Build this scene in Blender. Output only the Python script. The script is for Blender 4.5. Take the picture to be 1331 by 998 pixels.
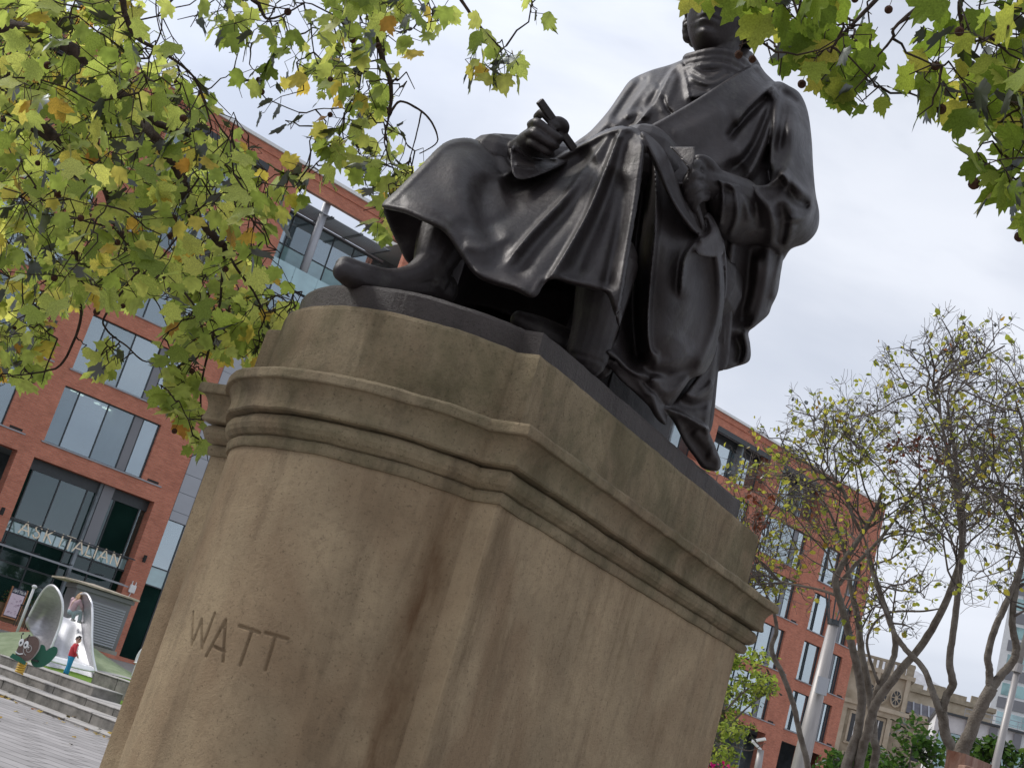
import bpy, bmesh, math, random
import numpy as np
from mathutils import Vector, Matrix
import mathutils.noise as mnoise
for o in list(bpy.data.objects): bpy.data.objects.remove(o)
SC = bpy.context.scene
COL = SC.collection
R = math.radians
# ------------------------------------------------------------ camera
FPX, PITCH, ROLL, CZ = 1744.0, R(15.26), R(16.72), 1.65
_f = np.array([0, math.cos(PITCH), math.sin(PITCH)])
_u0 = np.array([0, -math.sin(PITCH), math.cos(PITCH)])
_r0 = np.array([1.0, 0, 0])
E1 = math.cos(ROLL)*_r0 + math.sin(ROLL)*_u0
E2 = -math.sin(ROLL)*_r0 + math.cos(ROLL)*_u0
cam_d = bpy.data.cameras.new('camera'); cam = bpy.data.objects.new('camera', cam_d); COL.objects.link(cam)
cam_d.sensor_width = 36; cam_d.lens = 36*FPX/1331; cam_d.clip_start = .05; cam_d.clip_end = 4000
M = Matrix.Identity(4)
for i in range(3):
    M[i][0], M[i][1], M[i][2] = E1[i], E2[i], -_f[i]
M[2][3] = CZ
cam.matrix_world = M
SC.camera = cam
# ------------------------------------------------------------ world, sun, exposure
SUN_AZ, SUN_EL = R(-74), R(43)
w = bpy.data.worlds.new('World'); SC.world = w; w.use_nodes = True
nt = w.node_tree; N_ = nt.nodes; L_ = nt.links
bg = N_['Background']
sky = N_.new('ShaderNodeTexSky'); sky.sky_type = 'NISHITA'; sky.sun_disc = False
sky.sun_elevation = SUN_EL; sky.sun_rotation = SUN_AZ; sky.dust_density = 2
tc = N_.new('ShaderNodeTexCoord')
mp = N_.new('ShaderNodeMapping'); mp.inputs['Scale'].default_value = (1, 1, 2.2); mp.inputs['Location'].default_value = (.3, .1, .2)
no = N_.new('ShaderNodeTexNoise'); no.inputs['Scale'].default_value = 2.6; no.inputs['Detail'].default_value = 6; no.inputs['Roughness'].default_value = .52; no.inputs['Distortion'].default_value = .4
cr = N_.new('ShaderNodeValToRGB')
cr.color_ramp.elements[0].position = .33; cr.color_ramp.elements[0].color = (4.5, 4.9, 5.8, 1)
cr.color_ramp.elements[1].position = .66; cr.color_ramp.elements[1].color = (6.9, 7.2, 7.9, 1)
no2 = N_.new('ShaderNodeTexNoise'); no2.inputs['Scale'].default_value = 3.7; no2.inputs['Detail'].default_value = 5
cr2 = N_.new('ShaderNodeValToRGB')
cr2.color_ramp.elements[0].position = .36; cr2.color_ramp.elements[0].color = (.86, .86, .86, 1)
cr2.color_ramp.elements[1].position = .55; cr2.color_ramp.elements[1].color = (.97, .97, .97, 1)
mx = N_.new('ShaderNodeMixRGB')
L_.new(tc.outputs['Generated'], mp.inputs[0]); L_.new(mp.outputs[0], no.inputs[0]); L_.new(no.outputs[0], cr.inputs[0])
L_.new(mp.outputs[0], no2.inputs[0]); L_.new(no2.outputs[0], cr2.inputs[0]); L_.new(cr2.outputs[0], mx.inputs[0])
L_.new(sky.outputs[0], mx.inputs[1]); L_.new(cr.outputs[0], mx.inputs[2])
dt = N_.new('ShaderNodeVectorMath'); dt.operation = 'DOT_PRODUCT'; nm_ = N_.new('ShaderNodeVectorMath'); nm_.operation = 'NORMALIZE'
L_.new(tc.outputs['Generated'], nm_.inputs[0]); L_.new(nm_.outputs[0], dt.inputs[0]); dt.inputs[1].default_value = (math.sin(R(-36))*math.cos(R(46)), math.cos(R(-36))*math.cos(R(46)), math.sin(R(46)))
mg = N_.new('ShaderNodeMapRange'); mg.interpolation_type = 'SMOOTHSTEP'; mg.inputs[1].default_value = .76; mg.inputs[2].default_value = 1.0; mg.inputs[3].default_value = 1.0; mg.inputs[4].default_value = 1.5; L_.new(dt.outputs['Value'], mg.inputs[0])   # sun behind thin cloud
mm = N_.new('ShaderNodeVectorMath'); mm.operation = 'SCALE'; L_.new(mx.outputs[0], mm.inputs[0]); L_.new(mg.outputs[0], mm.inputs['Scale']); L_.new(mm.outputs[0], bg.inputs[0])
bg.inputs[1].default_value = 0.1
sd = bpy.data.lights.new('sun', 'SUN'); sd.energy = 2.0; sd.angle = R(14); sd.color = (1, .97, .92)
so = bpy.data.objects.new('sun', sd); COL.objects.link(so)
so.rotation_euler = Vector((math.sin(SUN_AZ)*math.cos(SUN_EL), math.cos(SUN_AZ)*math.cos(SUN_EL), math.sin(SUN_EL))).to_track_quat('Z', 'Y').to_euler()
SC.view_settings.view_transform = 'Standard'; SC.view_settings.look = 'None'
SC.view_settings.exposure = 0.36; SC.view_settings.gamma = 1
# ------------------------------------------------------------ helpers
O3 = np.array([0, 0, CZ])
def ray(u, v): return _f + E1*(u-665.5)/FPX - E2*(v-499)/FPX
def hz(u, v, D):                      # point seen at photo position (u,v), D metres away horizontally
    d = ray(u, v); return O3 + d*D/math.hypot(d[0], d[1])
def dp(u, v, D): return O3 + ray(u, v)*D   # the same with depth along the view axis
def atz(u, v, z):
    d = ray(u, v); return O3 + d*(z-CZ)/d[2]
def onpl(u, v, n, p0):
    d = ray(u, v); return O3 + d*(np.dot(np.array(p0)-O3, n)/np.dot(d, n))
def V(p): return Vector([float(x) for x in p])

def link(o, parent=None):
    COL.objects.link(o)
    if parent is not None: o.parent = parent
    return o
def tag(o, label=None, cat=None, group=None, kind=None):
    if label: o['label'] = label
    if cat: o['category'] = cat
    if group: o['group'] = group
    if kind: o['kind'] = kind
    return o
def empty(name, loc=(0, 0, 0), rz=0, label=None, cat=None, group=None):
    o = bpy.data.objects.new(name, None); o.location = V(loc); o.rotation_euler = (0, 0, rz); o.empty_display_size = .2
    COL.objects.link(o); return tag(o, label, cat, group)
class MB:
    def __init__(s): s.v = []; s.f = []; s.m = []; s.mi = 0; s.sm = []; s.smooth = False
    def add(s, vs, fs):
        n = len(s.v); s.v += [tuple(map(float, p)) for p in vs]
        for f in fs: s.f.append(tuple(i+n for i in f)); s.m.append(s.mi); s.sm.append(s.smooth)
        return s
    def box(s, x0, x1, y0, y1, z0, z1):
        s.add([(x0,y0,z0),(x1,y0,z0),(x1,y1,z0),(x0,y1,z0),(x0,y0,z1),(x1,y0,z1),(x1,y1,z1),(x0,y1,z1)],
              [(0,3,2,1),(4,5,6,7),(0,1,5,4),(1,2,6,5),(2,3,7,6),(3,0,4,7)]); return s
    def quad(s, a, b, c, d): s.add([a,b,c,d], [(0,1,2,3)]); return s
    def beam(s, a, b, w, h, up=(0,0,1)):
        a = V(a); b = V(b); d = (b-a).normalized(); u = V(up)
        x = d.cross(u)
        if x.length < 1e-4: x = d.cross(Vector((1,0,0)))
        x.normalize(); y = x.cross(d)
        vs = [p+x*sx*w/2+y*sy*h/2 for p in (a,b) for sx,sy in ((-1,-1),(1,-1),(1,1),(-1,1))]
        s.add(vs, [(0,1,2,3),(7,6,5,4),(0,4,5,1),(1,5,6,2),(2,6,7,3),(3,7,4,0)]); return s
    def tube(s, pts, rad, n=8, cap=True, flat=1.0):
        pts = [V(p) for p in pts]; k = len(pts)
        if not hasattr(rad, '__len__'): rad = [rad]*k
        t0 = (pts[1]-pts[0]).normalized()
        x = t0.cross(Vector((0,0,1)))
        if x.length < .1: x = t0.cross(Vector((1,0,0)))
        x.normalize(); vs = []
        for i, p in enumerate(pts):
            t = (pts[min(i+1,k-1)]-pts[max(i-1,0)])
            if t.length < 1e-9: t = t0
            t.normalize(); x = (x-t*x.dot(t))
            if x.length < 1e-6: x = t.orthogonal()
            x.normalize(); y = t.cross(x)
            for j in range(n):
                a = 2*math.pi*j/n; vs.append(p+x*math.cos(a)*rad[i]+y*math.sin(a)*rad[i]*flat)
        fs = [(i*n+j, i*n+(j+1)%n, (i+1)*n+(j+1)%n, (i+1)*n+j) for i in range(k-1) for j in range(n)]
        if cap: fs += [tuple(range(n-1,-1,-1)), tuple((k-1)*n+j for j in range(n))]
        s.add(vs, fs); return s
    def prism(s, poly, z0, z1):
        n = len(poly); s.add([(x,y,z0) for x,y in poly]+[(x,y,z1) for x,y in poly],
            [tuple(range(n-1,-1,-1)), tuple(range(n,2*n))]+[(i,(i+1)%n,n+(i+1)%n,n+i) for i in range(n)]); return s
    def ball(s, c, r, nu=12, nv=8, sc=(1,1,1)):
        c = V(c); vs = [c+Vector((0,0,-r*sc[2]))]
        for i in range(1, nv):
            ph = -math.pi/2+math.pi*i/nv
            for j in range(nu):
                a = 2*math.pi*j/nu
                vs.append(c+Vector((math.cos(ph)*math.cos(a)*r*sc[0], math.cos(ph)*math.sin(a)*r*sc[1], math.sin(ph)*r*sc[2])))
        vs.append(c+Vector((0,0,r*sc[2]))); t = len(vs)-1
        fs = [(0, 1+(j+1)%nu, 1+j) for j in range(nu)]
        fs += [(1+i*nu+j, 1+i*nu+(j+1)%nu, 1+(i+1)*nu+(j+1)%nu, 1+(i+1)*nu+j) for i in range(nv-2) for j in range(nu)]
        fs += [(t, 1+(nv-2)*nu+j, 1+(nv-2)*nu+(j+1)%nu) for j in range(nu)]
        s.add(vs, fs); return s
    def mesh(s, name, mats):
        me = bpy.data.meshes.new(name); me.from_pydata(s.v, [], s.f)
        for m in (mats if isinstance(mats, (list, tuple)) else [mats]): me.materials.append(m)
        me.polygons.foreach_set('material_index', s.m); me.polygons.foreach_set('use_smooth', s.sm); me.update()
        return me
    def build(s, name, mats, parent=None, loc=None, rot=None):
        o = bpy.data.objects.new(name, s.mesh(name, mats))
        if loc is not None: o.location = V(loc)
        if rot is not None: o.rotation_euler = rot
        return link(o, parent)
def bevel(o, wdt, seg=2):
    m = o.modifiers.new('b', 'BEVEL'); m.width = wdt; m.segments = seg; m.limit_method = 'ANGLE'; m.angle_limit = R(40); return o

MAT = {}
def mat(name, col, rough=.7, metal=0.0, var=.15, scale=8.0, bump=0.0, bscale=60.0, spec=.5, col2=None, aniso=(1,1,1), emit=None, objvar=0.0, detail=6):
    if name in MAT: return MAT[name]
    m = bpy.data.materials.new(name); m.use_nodes = True; t = m.node_tree; n = t.nodes; l = t.links
    b = n['Principled BSDF']; b.inputs['Roughness'].default_value = rough; b.inputs['Metallic'].default_value = metal
    b.inputs['Specular IOR Level'].default_value = spec
    tcn = n.new('ShaderNodeTexCoord'); mpn = n.new('ShaderNodeMapping'); mpn.inputs['Scale'].default_value = aniso
    l.new(tcn.outputs['Object'], mpn.inputs[0])
    ns = n.new('ShaderNodeTexNoise'); ns.inputs['Scale'].default_value = scale; ns.inputs['Detail'].default_value = detail; ns.inputs['Roughness'].default_value = .62
    l.new(mpn.outputs[0], ns.inputs[0])
    rp = n.new('ShaderNodeValToRGB'); c2 = col2 or tuple(min(1, c*(1+var)) for c in col); c1 = col if col2 else tuple(c*(1-var) for c in col)
    rp.color_ramp.elements[0].position = .35; rp.color_ramp.elements[1].position = .65
    rp.color_ramp.elements[0].color = (*c1, 1); rp.color_ramp.elements[1].color = (*c2, 1)
    l.new(ns.outputs[0], rp.inputs[0]); out = rp.outputs[0]
    if objvar:
        oi = n.new('ShaderNodeObjectInfo'); hs = n.new('ShaderNodeHueSaturation'); mr = n.new('ShaderNodeMapRange')
        mr.inputs[3].default_value = 1-objvar; mr.inputs[4].default_value = 1+objvar
        l.new(oi.outputs['Random'], mr.inputs[0]); l.new(mr.outputs[0], hs.inputs['Value']); l.new(out, hs.inputs['Color']); out = hs.outputs[0]
    l.new(out, b.inputs['Base Color'])
    if bump:
        n2 = n.new('ShaderNodeTexNoise'); n2.inputs['Scale'].default_value = bscale; n2.inputs['Detail'].default_value = 5
        l.new(mpn.outputs[0], n2.inputs[0]); bp = n.new('ShaderNodeBump'); bp.inputs['Strength'].default_value = min(1, bump); bp.inputs['Distance'].default_value = .02*bump
        l.new(n2.outputs[0], bp.inputs['Height']); l.new(bp.outputs[0], b.inputs['Normal'])
    if emit:
        b.inputs['Emission Color'].default_value = (*emit[:3], 1); b.inputs['Emission Strength'].default_value = emit[3]
    MAT[name] = m; return m
# ============================================================ stone pedestal
C0 = hz(690, 550, 5.0); PZ = 2.885
YP = R(34.75)
PA = np.array([math.sin(YP-math.pi/2), math.cos(YP-math.pi/2), 0.])   # along the front, to the left
PB = np.array([math.sin(YP), math.cos(YP), 0.])                       # along the side, away
PO = np.array([C0[0], C0[1], 0.])
def ped(a, b, z): return PO + PA*a + PB*b + np.array([0, 0, z])
PW, PL, BC, BR = 1.80, 2.93, .54, .90
def outline(d, nb=2.93, na=56, dr=None):
    """plan of the pedestal, moved in by d: square corners and a bowed front"""
    dr = d if dr is None else dr
    r = BR-d; h = math.sqrt(max(1e-6, r*r-(BC-d)**2)); th = math.asin(h/r)
    arc = [(PW/2+r*math.sin(t), BC-r*math.cos(t)) for t in np.linspace(-th, th, na)]
    L = nb-dr
    pts = [(d, d)] + arc + [(PW-d, d)]
    side = [(PW-d, d+(L-d)*k/40) for k in range(1, 41)]
    back = [(PW-d-(PW-2*d)*k/6, L) for k in range(1, 7)]
    side2 = [(d, L-(L-d)*k/70) for k in range(1, 70)]
    return pts+side+back+side2
def rings(prof, nb=2.93, jit=0.0, seed=3):
    """prof: list of (inset, z); returns an MB with the moulded body"""
    m = MB(); n = None; rnd = random.Random(seed); vs = []
    for (d, z) in prof:
        o = outline(d, nb)
        n = len(o)
        for (a, b) in o:
            j = 0
            if jit: j = jit*rnd.uniform(-1, 1)
            P_ = ped(a, b, z); nn = mnoise.noise_vector(Vector(P_)*7)*.0045+mnoise.noise_vector(Vector(P_)*26)*.0022; vs.append(V(P_)+nn)
    fs = [(i*n+j, (i+1)*n+j, (i+1)*n+(j+1) % n, i*n+(j+1) % n) for i in range(len(prof)-1) for j in range(n)]
    fs += [tuple(range(n)), tuple((len(prof)-1)*n+j for j in range(n-1, -1, -1))]
    m.add(vs, fs); return m
def stone_mat(name, base, dark, green_z=None, streak=True, green=.0, corner=False):
    DI_ = .11
    m = bpy.data.materials.new(name); m.use_nodes = True; t = m.node_tree; n = t.nodes; l = t.links; b = n['Principled BSDF']
    b.inputs['Roughness'].default_value = .85; b.inputs['Specular IOR Level'].default_value = .25
    g = n.new('ShaderNodeNewGeometry')
    def nz(sc, det=6, r=.6, scale=(1,1,1), dist=0):
        mp_ = n.new('ShaderNodeMapping'); mp_.inputs['Scale'].default_value = scale; l.new(g.outputs['Position'], mp_.inputs[0])
        x = n.new('ShaderNodeTexNoise'); x.inputs['Scale'].default_value = sc; x.inputs['Detail'].default_value = det; x.inputs['Roughness'].default_value = r; x.inputs['Distortion'].default_value = dist
        l.new(mp_.outputs[0], x.inputs[0]); return x.outputs[0]
    def ramp(s, p0, p1, c0=(0,0,0,1), c1=(1,1,1,1)):
        x = n.new('ShaderNodeValToRGB'); x.color_ramp.elements[0].position = p0; x.color_ramp.elements[1].position = p1
        x.color_ramp.elements[0].color = c0; x.color_ramp.elements[1].color = c1; l.new(s, x.inputs[0]); return x.outputs[0]
    def mix(f, a, c, bl='MIX'):
        x = n.new('ShaderNodeMixRGB'); x.blend_type = bl
        for i, s in ((0, f), (1, a), (2, c)):
            if hasattr(s, 'is_linked') or hasattr(s, 'links'): l.new(s, x.inputs[i])
            else: x.inputs[i].default_value = s
        return x.outputs[0]
    def mth(op, a, c):
        x = n.new('ShaderNodeMath'); x.operation = op
        for i, s in ((0, a), (1, c)):
            if hasattr(s, 'links'): l.new(s, x.inputs[i])
            else: x.inputs[i].default_value = s
        return x.outputs[0]
    c = ramp(nz(3.2), .3, .7, (*[x*.80 for x in base], 1), (*[x*1.18 for x in base], 1))
    c = mix(mth('MULTIPLY', ramp(nz(1.7, 4, .6, (1,1,.6), .6), .46, .64), .55), c, (base[0]*.60, base[1]*.50, base[2]*.46, 1))   # reddish damp patches
    c = mix(mth('MULTIPLY', ramp(nz(26, 4, .7), .5, .68), .28), c, (*dark, 1))      # grain
    st = mth('MULTIPLY', ramp(nz(5.5, 5, .65, (1,1,.16), .2), .52, .68), .5 if streak else .25)
    c = mix(st, c, (*dark, 1))
    c = mix(mth('MULTIPLY', ramp(nz(75, 2, .6), .60, .72), .5), c, (dark[0]*.7, dark[1]*.7, dark[2]*.7, 1))   # pits
    if corner:     # dirt that has run down beside the corner of the shaft, and the lighter strip between
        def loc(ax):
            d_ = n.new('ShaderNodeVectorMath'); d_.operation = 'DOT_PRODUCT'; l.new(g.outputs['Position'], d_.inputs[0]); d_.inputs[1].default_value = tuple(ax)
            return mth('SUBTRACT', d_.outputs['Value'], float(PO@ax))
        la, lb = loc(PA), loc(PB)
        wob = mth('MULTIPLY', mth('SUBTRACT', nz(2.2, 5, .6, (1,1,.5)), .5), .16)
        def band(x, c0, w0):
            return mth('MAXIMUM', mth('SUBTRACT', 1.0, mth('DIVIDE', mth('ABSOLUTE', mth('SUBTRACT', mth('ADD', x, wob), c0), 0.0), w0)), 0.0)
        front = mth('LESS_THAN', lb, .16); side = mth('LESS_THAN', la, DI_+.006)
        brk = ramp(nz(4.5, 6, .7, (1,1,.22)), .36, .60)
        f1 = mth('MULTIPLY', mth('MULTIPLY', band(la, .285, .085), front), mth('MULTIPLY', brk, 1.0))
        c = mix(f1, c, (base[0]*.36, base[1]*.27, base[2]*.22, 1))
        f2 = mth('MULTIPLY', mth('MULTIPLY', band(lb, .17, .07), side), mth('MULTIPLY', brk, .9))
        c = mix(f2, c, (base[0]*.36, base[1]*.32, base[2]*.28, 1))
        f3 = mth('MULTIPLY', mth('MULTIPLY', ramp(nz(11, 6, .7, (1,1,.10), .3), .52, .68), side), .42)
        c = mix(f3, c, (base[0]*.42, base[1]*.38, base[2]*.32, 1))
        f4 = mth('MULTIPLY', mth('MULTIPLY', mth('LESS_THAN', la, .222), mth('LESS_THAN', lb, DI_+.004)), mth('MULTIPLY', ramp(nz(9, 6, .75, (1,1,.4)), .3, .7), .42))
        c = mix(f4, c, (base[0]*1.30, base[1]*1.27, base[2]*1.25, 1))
    if green:
        c = mix(mth('MULTIPLY', ramp(nz(3.0, 6, .7, (1,1,.8), .4), .42, .60), green), c, (.066, .066, .026, 1))
    l.new(c, b.inputs['Base Color'])
    bp1 = n.new('ShaderNodeBump'); bp1.inputs['Strength'].default_value = .8; bp1.inputs['Distance'].default_value = .009
    l.new(mth('ADD', mth('MULTIPLY', nz(85, 5, .8), 1.7), mth('MULTIPLY', nz(9, 5, .65), 1.6)), bp1.inputs['Height'])
    l.new(bp1.outputs[0], b.inputs['Normal'])
    MAT[name] = m; return m
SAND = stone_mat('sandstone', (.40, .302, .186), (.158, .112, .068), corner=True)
SANDG = stone_mat('weathered sandstone', (.31, .243, .150), (.084, .064, .040), green=.42)
BRZP = stone_mat('plinth bronze', (.075, .062, .057), (.035, .03, .028)); BRZP.node_tree.nodes['Principled BSDF'].inputs['Roughness'].default_value = .42
pedestal = empty('stone_pedestal', ped(.9, 1.4, 0), 0, 'brown sandstone pedestal with a bowed front engraved WATT under the seated bronze figure', 'pedestal')
def pchild(o):
    o.parent = pedestal; o.matrix_parent_inverse = Matrix.Translation(-pedestal.location); return o
# die: shaft with the engraved front (recess cut into a dense grid)
DI = .11; Z0, Z1 = .55, 2.585
def die():
    th = None; r = BR-DI; h = math.sqrt(r*r-(BC-DI)**2); th = math.asin(h/r)
    # u runs along the front from a=DI to a=PW-DI over strip, arc, strip
    segs = [('l', (DI, DI), (PW/2-h, DI)), ('a',), ('l', (PW/2+h, DI), (PW-DI, DI))]
    ul = [PW/2-h-DI, 2*th*r, PW/2-h-DI]
    tot = sum(ul)
    # letters of the inscription as strokes in (u, z)
    strokes = []
    def at_px(x, y):
        # photo position -> (u, z) on the bowed front
        d = ray(x, y); best = None
        for t in np.linspace(4.2, 7.5, 1500):
            P = O3 + d*t; q = P-PO; a, b = q@PA, q@PB
            if math.hypot(a-PW/2, b-BC) < r and abs(a-PW/2) < h+.02:
                an = math.atan2(a-PW/2, BC-b); return (ul[0]+(an+th)*r, P[2])
        return (tot/2, 1.6)
    for poly in ([(257,794),(249,838)], [(257,796),(259,838)], [(275,796),(259,838)],
                 [(271,798),(272,840)][:0], [(293,806),(268,852)], [(293,806),(290,859)], [(278,840),(292,847)],
                 [(311,813),(337,822)], [(328,818),(312,864)], [(345,822),(374,830)], [(358,826),(345,870)]):
        if poly: strokes.append([at_px(*p) for p in poly])
    W = [at_px(*p) for p in ((251,795),(249,838),(262,805),(262,842),(279,797))]
    strokes = strokes[3:]
    strokes += [[W[0], W[1]], [W[1], W[2]], [W[2], W[3]], [W[3], W[4]]]
    S = np.array([(a[0], a[1], b[0], b[1]) for a, b in strokes])
    us = np.array([x[0] for s in strokes for x in s]); zs = np.array([x[1] for s in strokes for x in s])
    gu = np.unique(np.round(np.concatenate([np.linspace(0, ul[0], 5), np.linspace(ul[0], ul[0]+ul[1], 60), np.linspace(ul[0]+ul[1], tot, 5),
                                   np.arange(us.min()-.03, us.max()+.03, .0035)]), 5))
    gz = np.unique(np.round(np.concatenate([np.linspace(Z0, Z1, 50), np.arange(zs.min()-.03, zs.max()+.03, .0035)]), 5))
    U, Zg = np.meshgrid(gu, gz)
    dist = np.full(U.shape, 9.)
    for x0, y0, x1, y1 in S:
        dx, dy = x1-x0, y1-y0; t = np.clip(((U-x0)*dx+(Zg-y0)*dy)/(dx*dx+dy*dy), 0, 1)
        dist = np.minimum(dist, np.hypot(U-x0-t*dx, Zg-y0-t*dy))
    k = np.clip((dist-.0025)/.006, 0, 1); depth = .011*(1-k*k*(3-2*k))
    a = np.where(U < ul[0], np.maximum(DI+U, DI+.012), np.where(U > ul[0]+ul[1], PW-DI-(tot-U), 0.)); b = np.full(U.shape, DI)
    an = (U-ul[0])/r-th; arc = (U >= ul[0]) & (U <= ul[0]+ul[1])
    rr = r-depth
    a = np.where(arc, PW/2+rr*np.sin(an), a); b = np.where(arc, BC-rr*np.cos(an), b)
    P = PO + a[..., None]*PA + b[..., None]*PB; P[..., 2] = Zg
    ny, nx = U.shape; idx = np.arange(ny*nx).reshape(ny, nx)
    fs = np.stack([idx[:-1, :-1], idx[1:, :-1], idx[1:, 1:], idx[:-1, 1:]], -1).reshape(-1, 4).tolist()
    m = MB(); m.add(P.reshape(-1, 3).tolist(), fs)
    m.sm = [bool(ul[0]+.001 < (gu[i % (nx-1)]+gu[i % (nx-1)+1])/2 < ul[0]+ul[1]-.001) for i in range(len(fs))]
    m.smooth = False
    L = PL-DI-.08
    q = [ped(DI, DI+.012, Z0), ped(DI, L, Z0), ped(PW-DI, L, Z0), ped(PW-DI, DI, Z0)]; q2 = [ped(DI, DI+.012, Z1), ped(DI, L, Z1), ped(PW-DI, L, Z1), ped(PW-DI, DI, Z1)]
    m.quad(ped(DI, DI+.012, Z0), ped(DI+.012, DI, Z0), ped(DI+.012, DI, Z1), ped(DI, DI+.012, Z1))
    for i in range(3):
        m.quad(q[i], q2[i], q2[i+1], q[i+1])
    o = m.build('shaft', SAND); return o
sh = pchild(die())
sh['label'] = 'tall plain stone shaft with the name WATT cut into the bowed front'
for p in sh.data.polygons: pass
prof = [(.14, 2.50), (.14, 2.566), (.100, 2.572), (.096, 2.580), (.094, 2.590), (.092, 2.606), (.099, 2.618), (.105, 2.621), (.088, 2.626), (.070, 2.644),
        (.062, 2.664), (.063, 2.684), (.072, 2.700), (.088, 2.708), (.094, 2.710), (.046, 2.716), (.040, 2.724), (.046, 2.746), (.048, 2.770), (.044, 2.795), (.036, 2.815),
        (.026, 2.830), (.022, 2.836), (.003, 2.839), (.000, 2.845), (.0, 2.874), (.005, 2.883), (.012, 2.887), (.2, 2.889)]
mb = rings(prof, 2.93); mb.sm = [False]*len(mb.sm)
cor = pchild(mb.build('cornice', SANDG)); 
for nm, mb_, mt in (('upper_block', rings([(.145, 2.88), (.145, 3.205), (.150, 3.222), (.165, 3.228)], 2.93-.02), SANDG),):
    ub = pchild(mb_.build(nm, mt))
base = rings([(-.02, .30), (-.02, .40), (.03, .46), (.06, .52), (.105, .56), (.105, .6)], 2.93)
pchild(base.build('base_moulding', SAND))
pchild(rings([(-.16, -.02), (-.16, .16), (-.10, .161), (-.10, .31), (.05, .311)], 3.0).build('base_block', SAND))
# ============================================================ ground
def ground_z(P):
    return 0
g = MB(); g.box(-2500, 2500, -2500, 2500, -2.2, -2.0)
go = MB().quad((-2500,-2500,-.02),(2500,-2500,-.02),(2500,2500,-.02),(-2500,2500,-.02)).build('ground', mat('distant ground', (.12,.12,.11), .9, 0, .2, .05)); tag(go, kind='structure')
# steps: base line from the photo
A0 = atz(0, 904, 0.0); A1 = atz(140, 959, 0.0)
SD = (A1-A0)/np.linalg.norm(A1-A0); SN = np.array([SD[1], -SD[0], 0])
if SN@A0 < 0: SN = -SN        # away from the camera
SANG = math.atan2(SD[1], SD[0])
# ============================================================ red brick office block
FY = R(52.8); FDV = np.array([math.sin(FY), math.cos(FY), 0.]); FN = np.array([FDV[1], -FDV[0], 0.])
FP0 = np.array([-20.884, 65.127, 0.]); FANG = math.atan2(FDV[1], FDV[0])
def fa(u, v, out=0.0):
    P = onpl(u, v, FN, FP0+FN*out); return float((P-FP0)@FDV), float(P[2])
def brick_mat():
    m = bpy.data.materials.new('red brick'); m.use_nodes = True; t = m.node_tree; n = t.nodes; l = t.links; b = n['Principled BSDF']
    b.inputs['Roughness'].default_value = .85; b.inputs['Specular IOR Level'].default_value = .2
    tcn = n.new('ShaderNodeTexCoord'); sx = n.new('ShaderNodeSeparateXYZ'); cx = n.new('ShaderNodeCombineXYZ'); ad = n.new('ShaderNodeMath'); ad.operation = 'ADD'
    l.new(tcn.outputs['Object'], sx.inputs[0]); l.new(sx.outputs[0], ad.inputs[0]); l.new(sx.outputs[1], ad.inputs[1]); l.new(ad.outputs[0], cx.inputs[0]); l.new(sx.outputs[2], cx.inputs[1])
    br = n.new('ShaderNodeTexBrick'); br.inputs['Scale'].default_value = 1; br.inputs['Brick Width'].default_value = .225; br.inputs['Row Height'].default_value = .075
    br.inputs['Mortar Size'].default_value = .008; br.inputs['Color1'].default_value = (.56, .205, .125, 1); br.inputs['Color2'].default_value = (.46, .155, .095, 1); br.inputs['Mortar'].default_value = (.40, .24, .19, 1)
    l.new(cx.outputs[0], br.inputs[0])
    ns = n.new('ShaderNodeTexNoise'); ns.inputs['Scale'].default_value = .9; ns.inputs['Detail'].default_value = 8; ns.inputs['Roughness'].default_value = .7; l.new(tcn.outputs['Object'], ns.inputs[0])
    mpn = n.new('ShaderNodeMapping'); mpn.inputs['Scale'].default_value = (1.2, 1.2, 9); l.new(tcn.outputs['Object'], mpn.inputs[0])
    n3 = n.new('ShaderNodeTexNoise'); n3.inputs['Scale'].default_value = 1.6; n3.inputs['Detail'].default_value = 5; n3.inputs['Roughness'].default_value = .75; l.new(mpn.outputs[0], n3.inputs[0])
    adn = n.new('ShaderNodeMath'); adn.operation = 'ADD'; l.new(ns.outputs[0], adn.inputs[0]); l.new(n3.outputs[0], adn.inputs[1])
    mr = n.new('ShaderNodeMapRange'); mr.inputs[1].default_value = .7; mr.inputs[2].default_value = 1.3; mr.inputs[3].default_value = .74; mr.inputs[4].default_value = 1.26; l.new(adn.outputs[0], mr.inputs[0])
    hs = n.new('ShaderNodeHueSaturation'); l.new(mr.outputs[0], hs.inputs['Value']); l.new(br.outputs[0], hs.inputs['Color']); l.new(hs.outputs[0], b.inputs['Base Color'])
    MAT['brick'] = m; return m
BRICK = brick_mat()
GREY = mat('grey metal cladding', (.20, .20, .215), .45, .2, .06, .7)
GREYL = mat('pale grey cladding', (.36, .37, .40), .4, .2, .05, .7)
FRAME = mat('dark window frame', (.05, .055, .06), .45, .3, .1)
SILL = mat('pressed metal sill', (.30, .31, .33), .4, .4, .06)
DARK = mat('dark soffit', (.022, .02, .018), .8)
WHITE = mat('white paint', (.75, .75, .74), .5, 0, .05)
BLIND = mat('roller blind', (.42, .47, .47), .8, 0, .06, .5)
CEIL = mat('office ceiling', (.45, .47, .46), .9, 0, .05)
INTW = mat('office back wall', (.22, .25, .27), .9, 0, .5, .5)
LAMP = mat('ceiling lamp', (.9, .85, .75), .5, emit=(1, .93, .8, 2.5))
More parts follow.
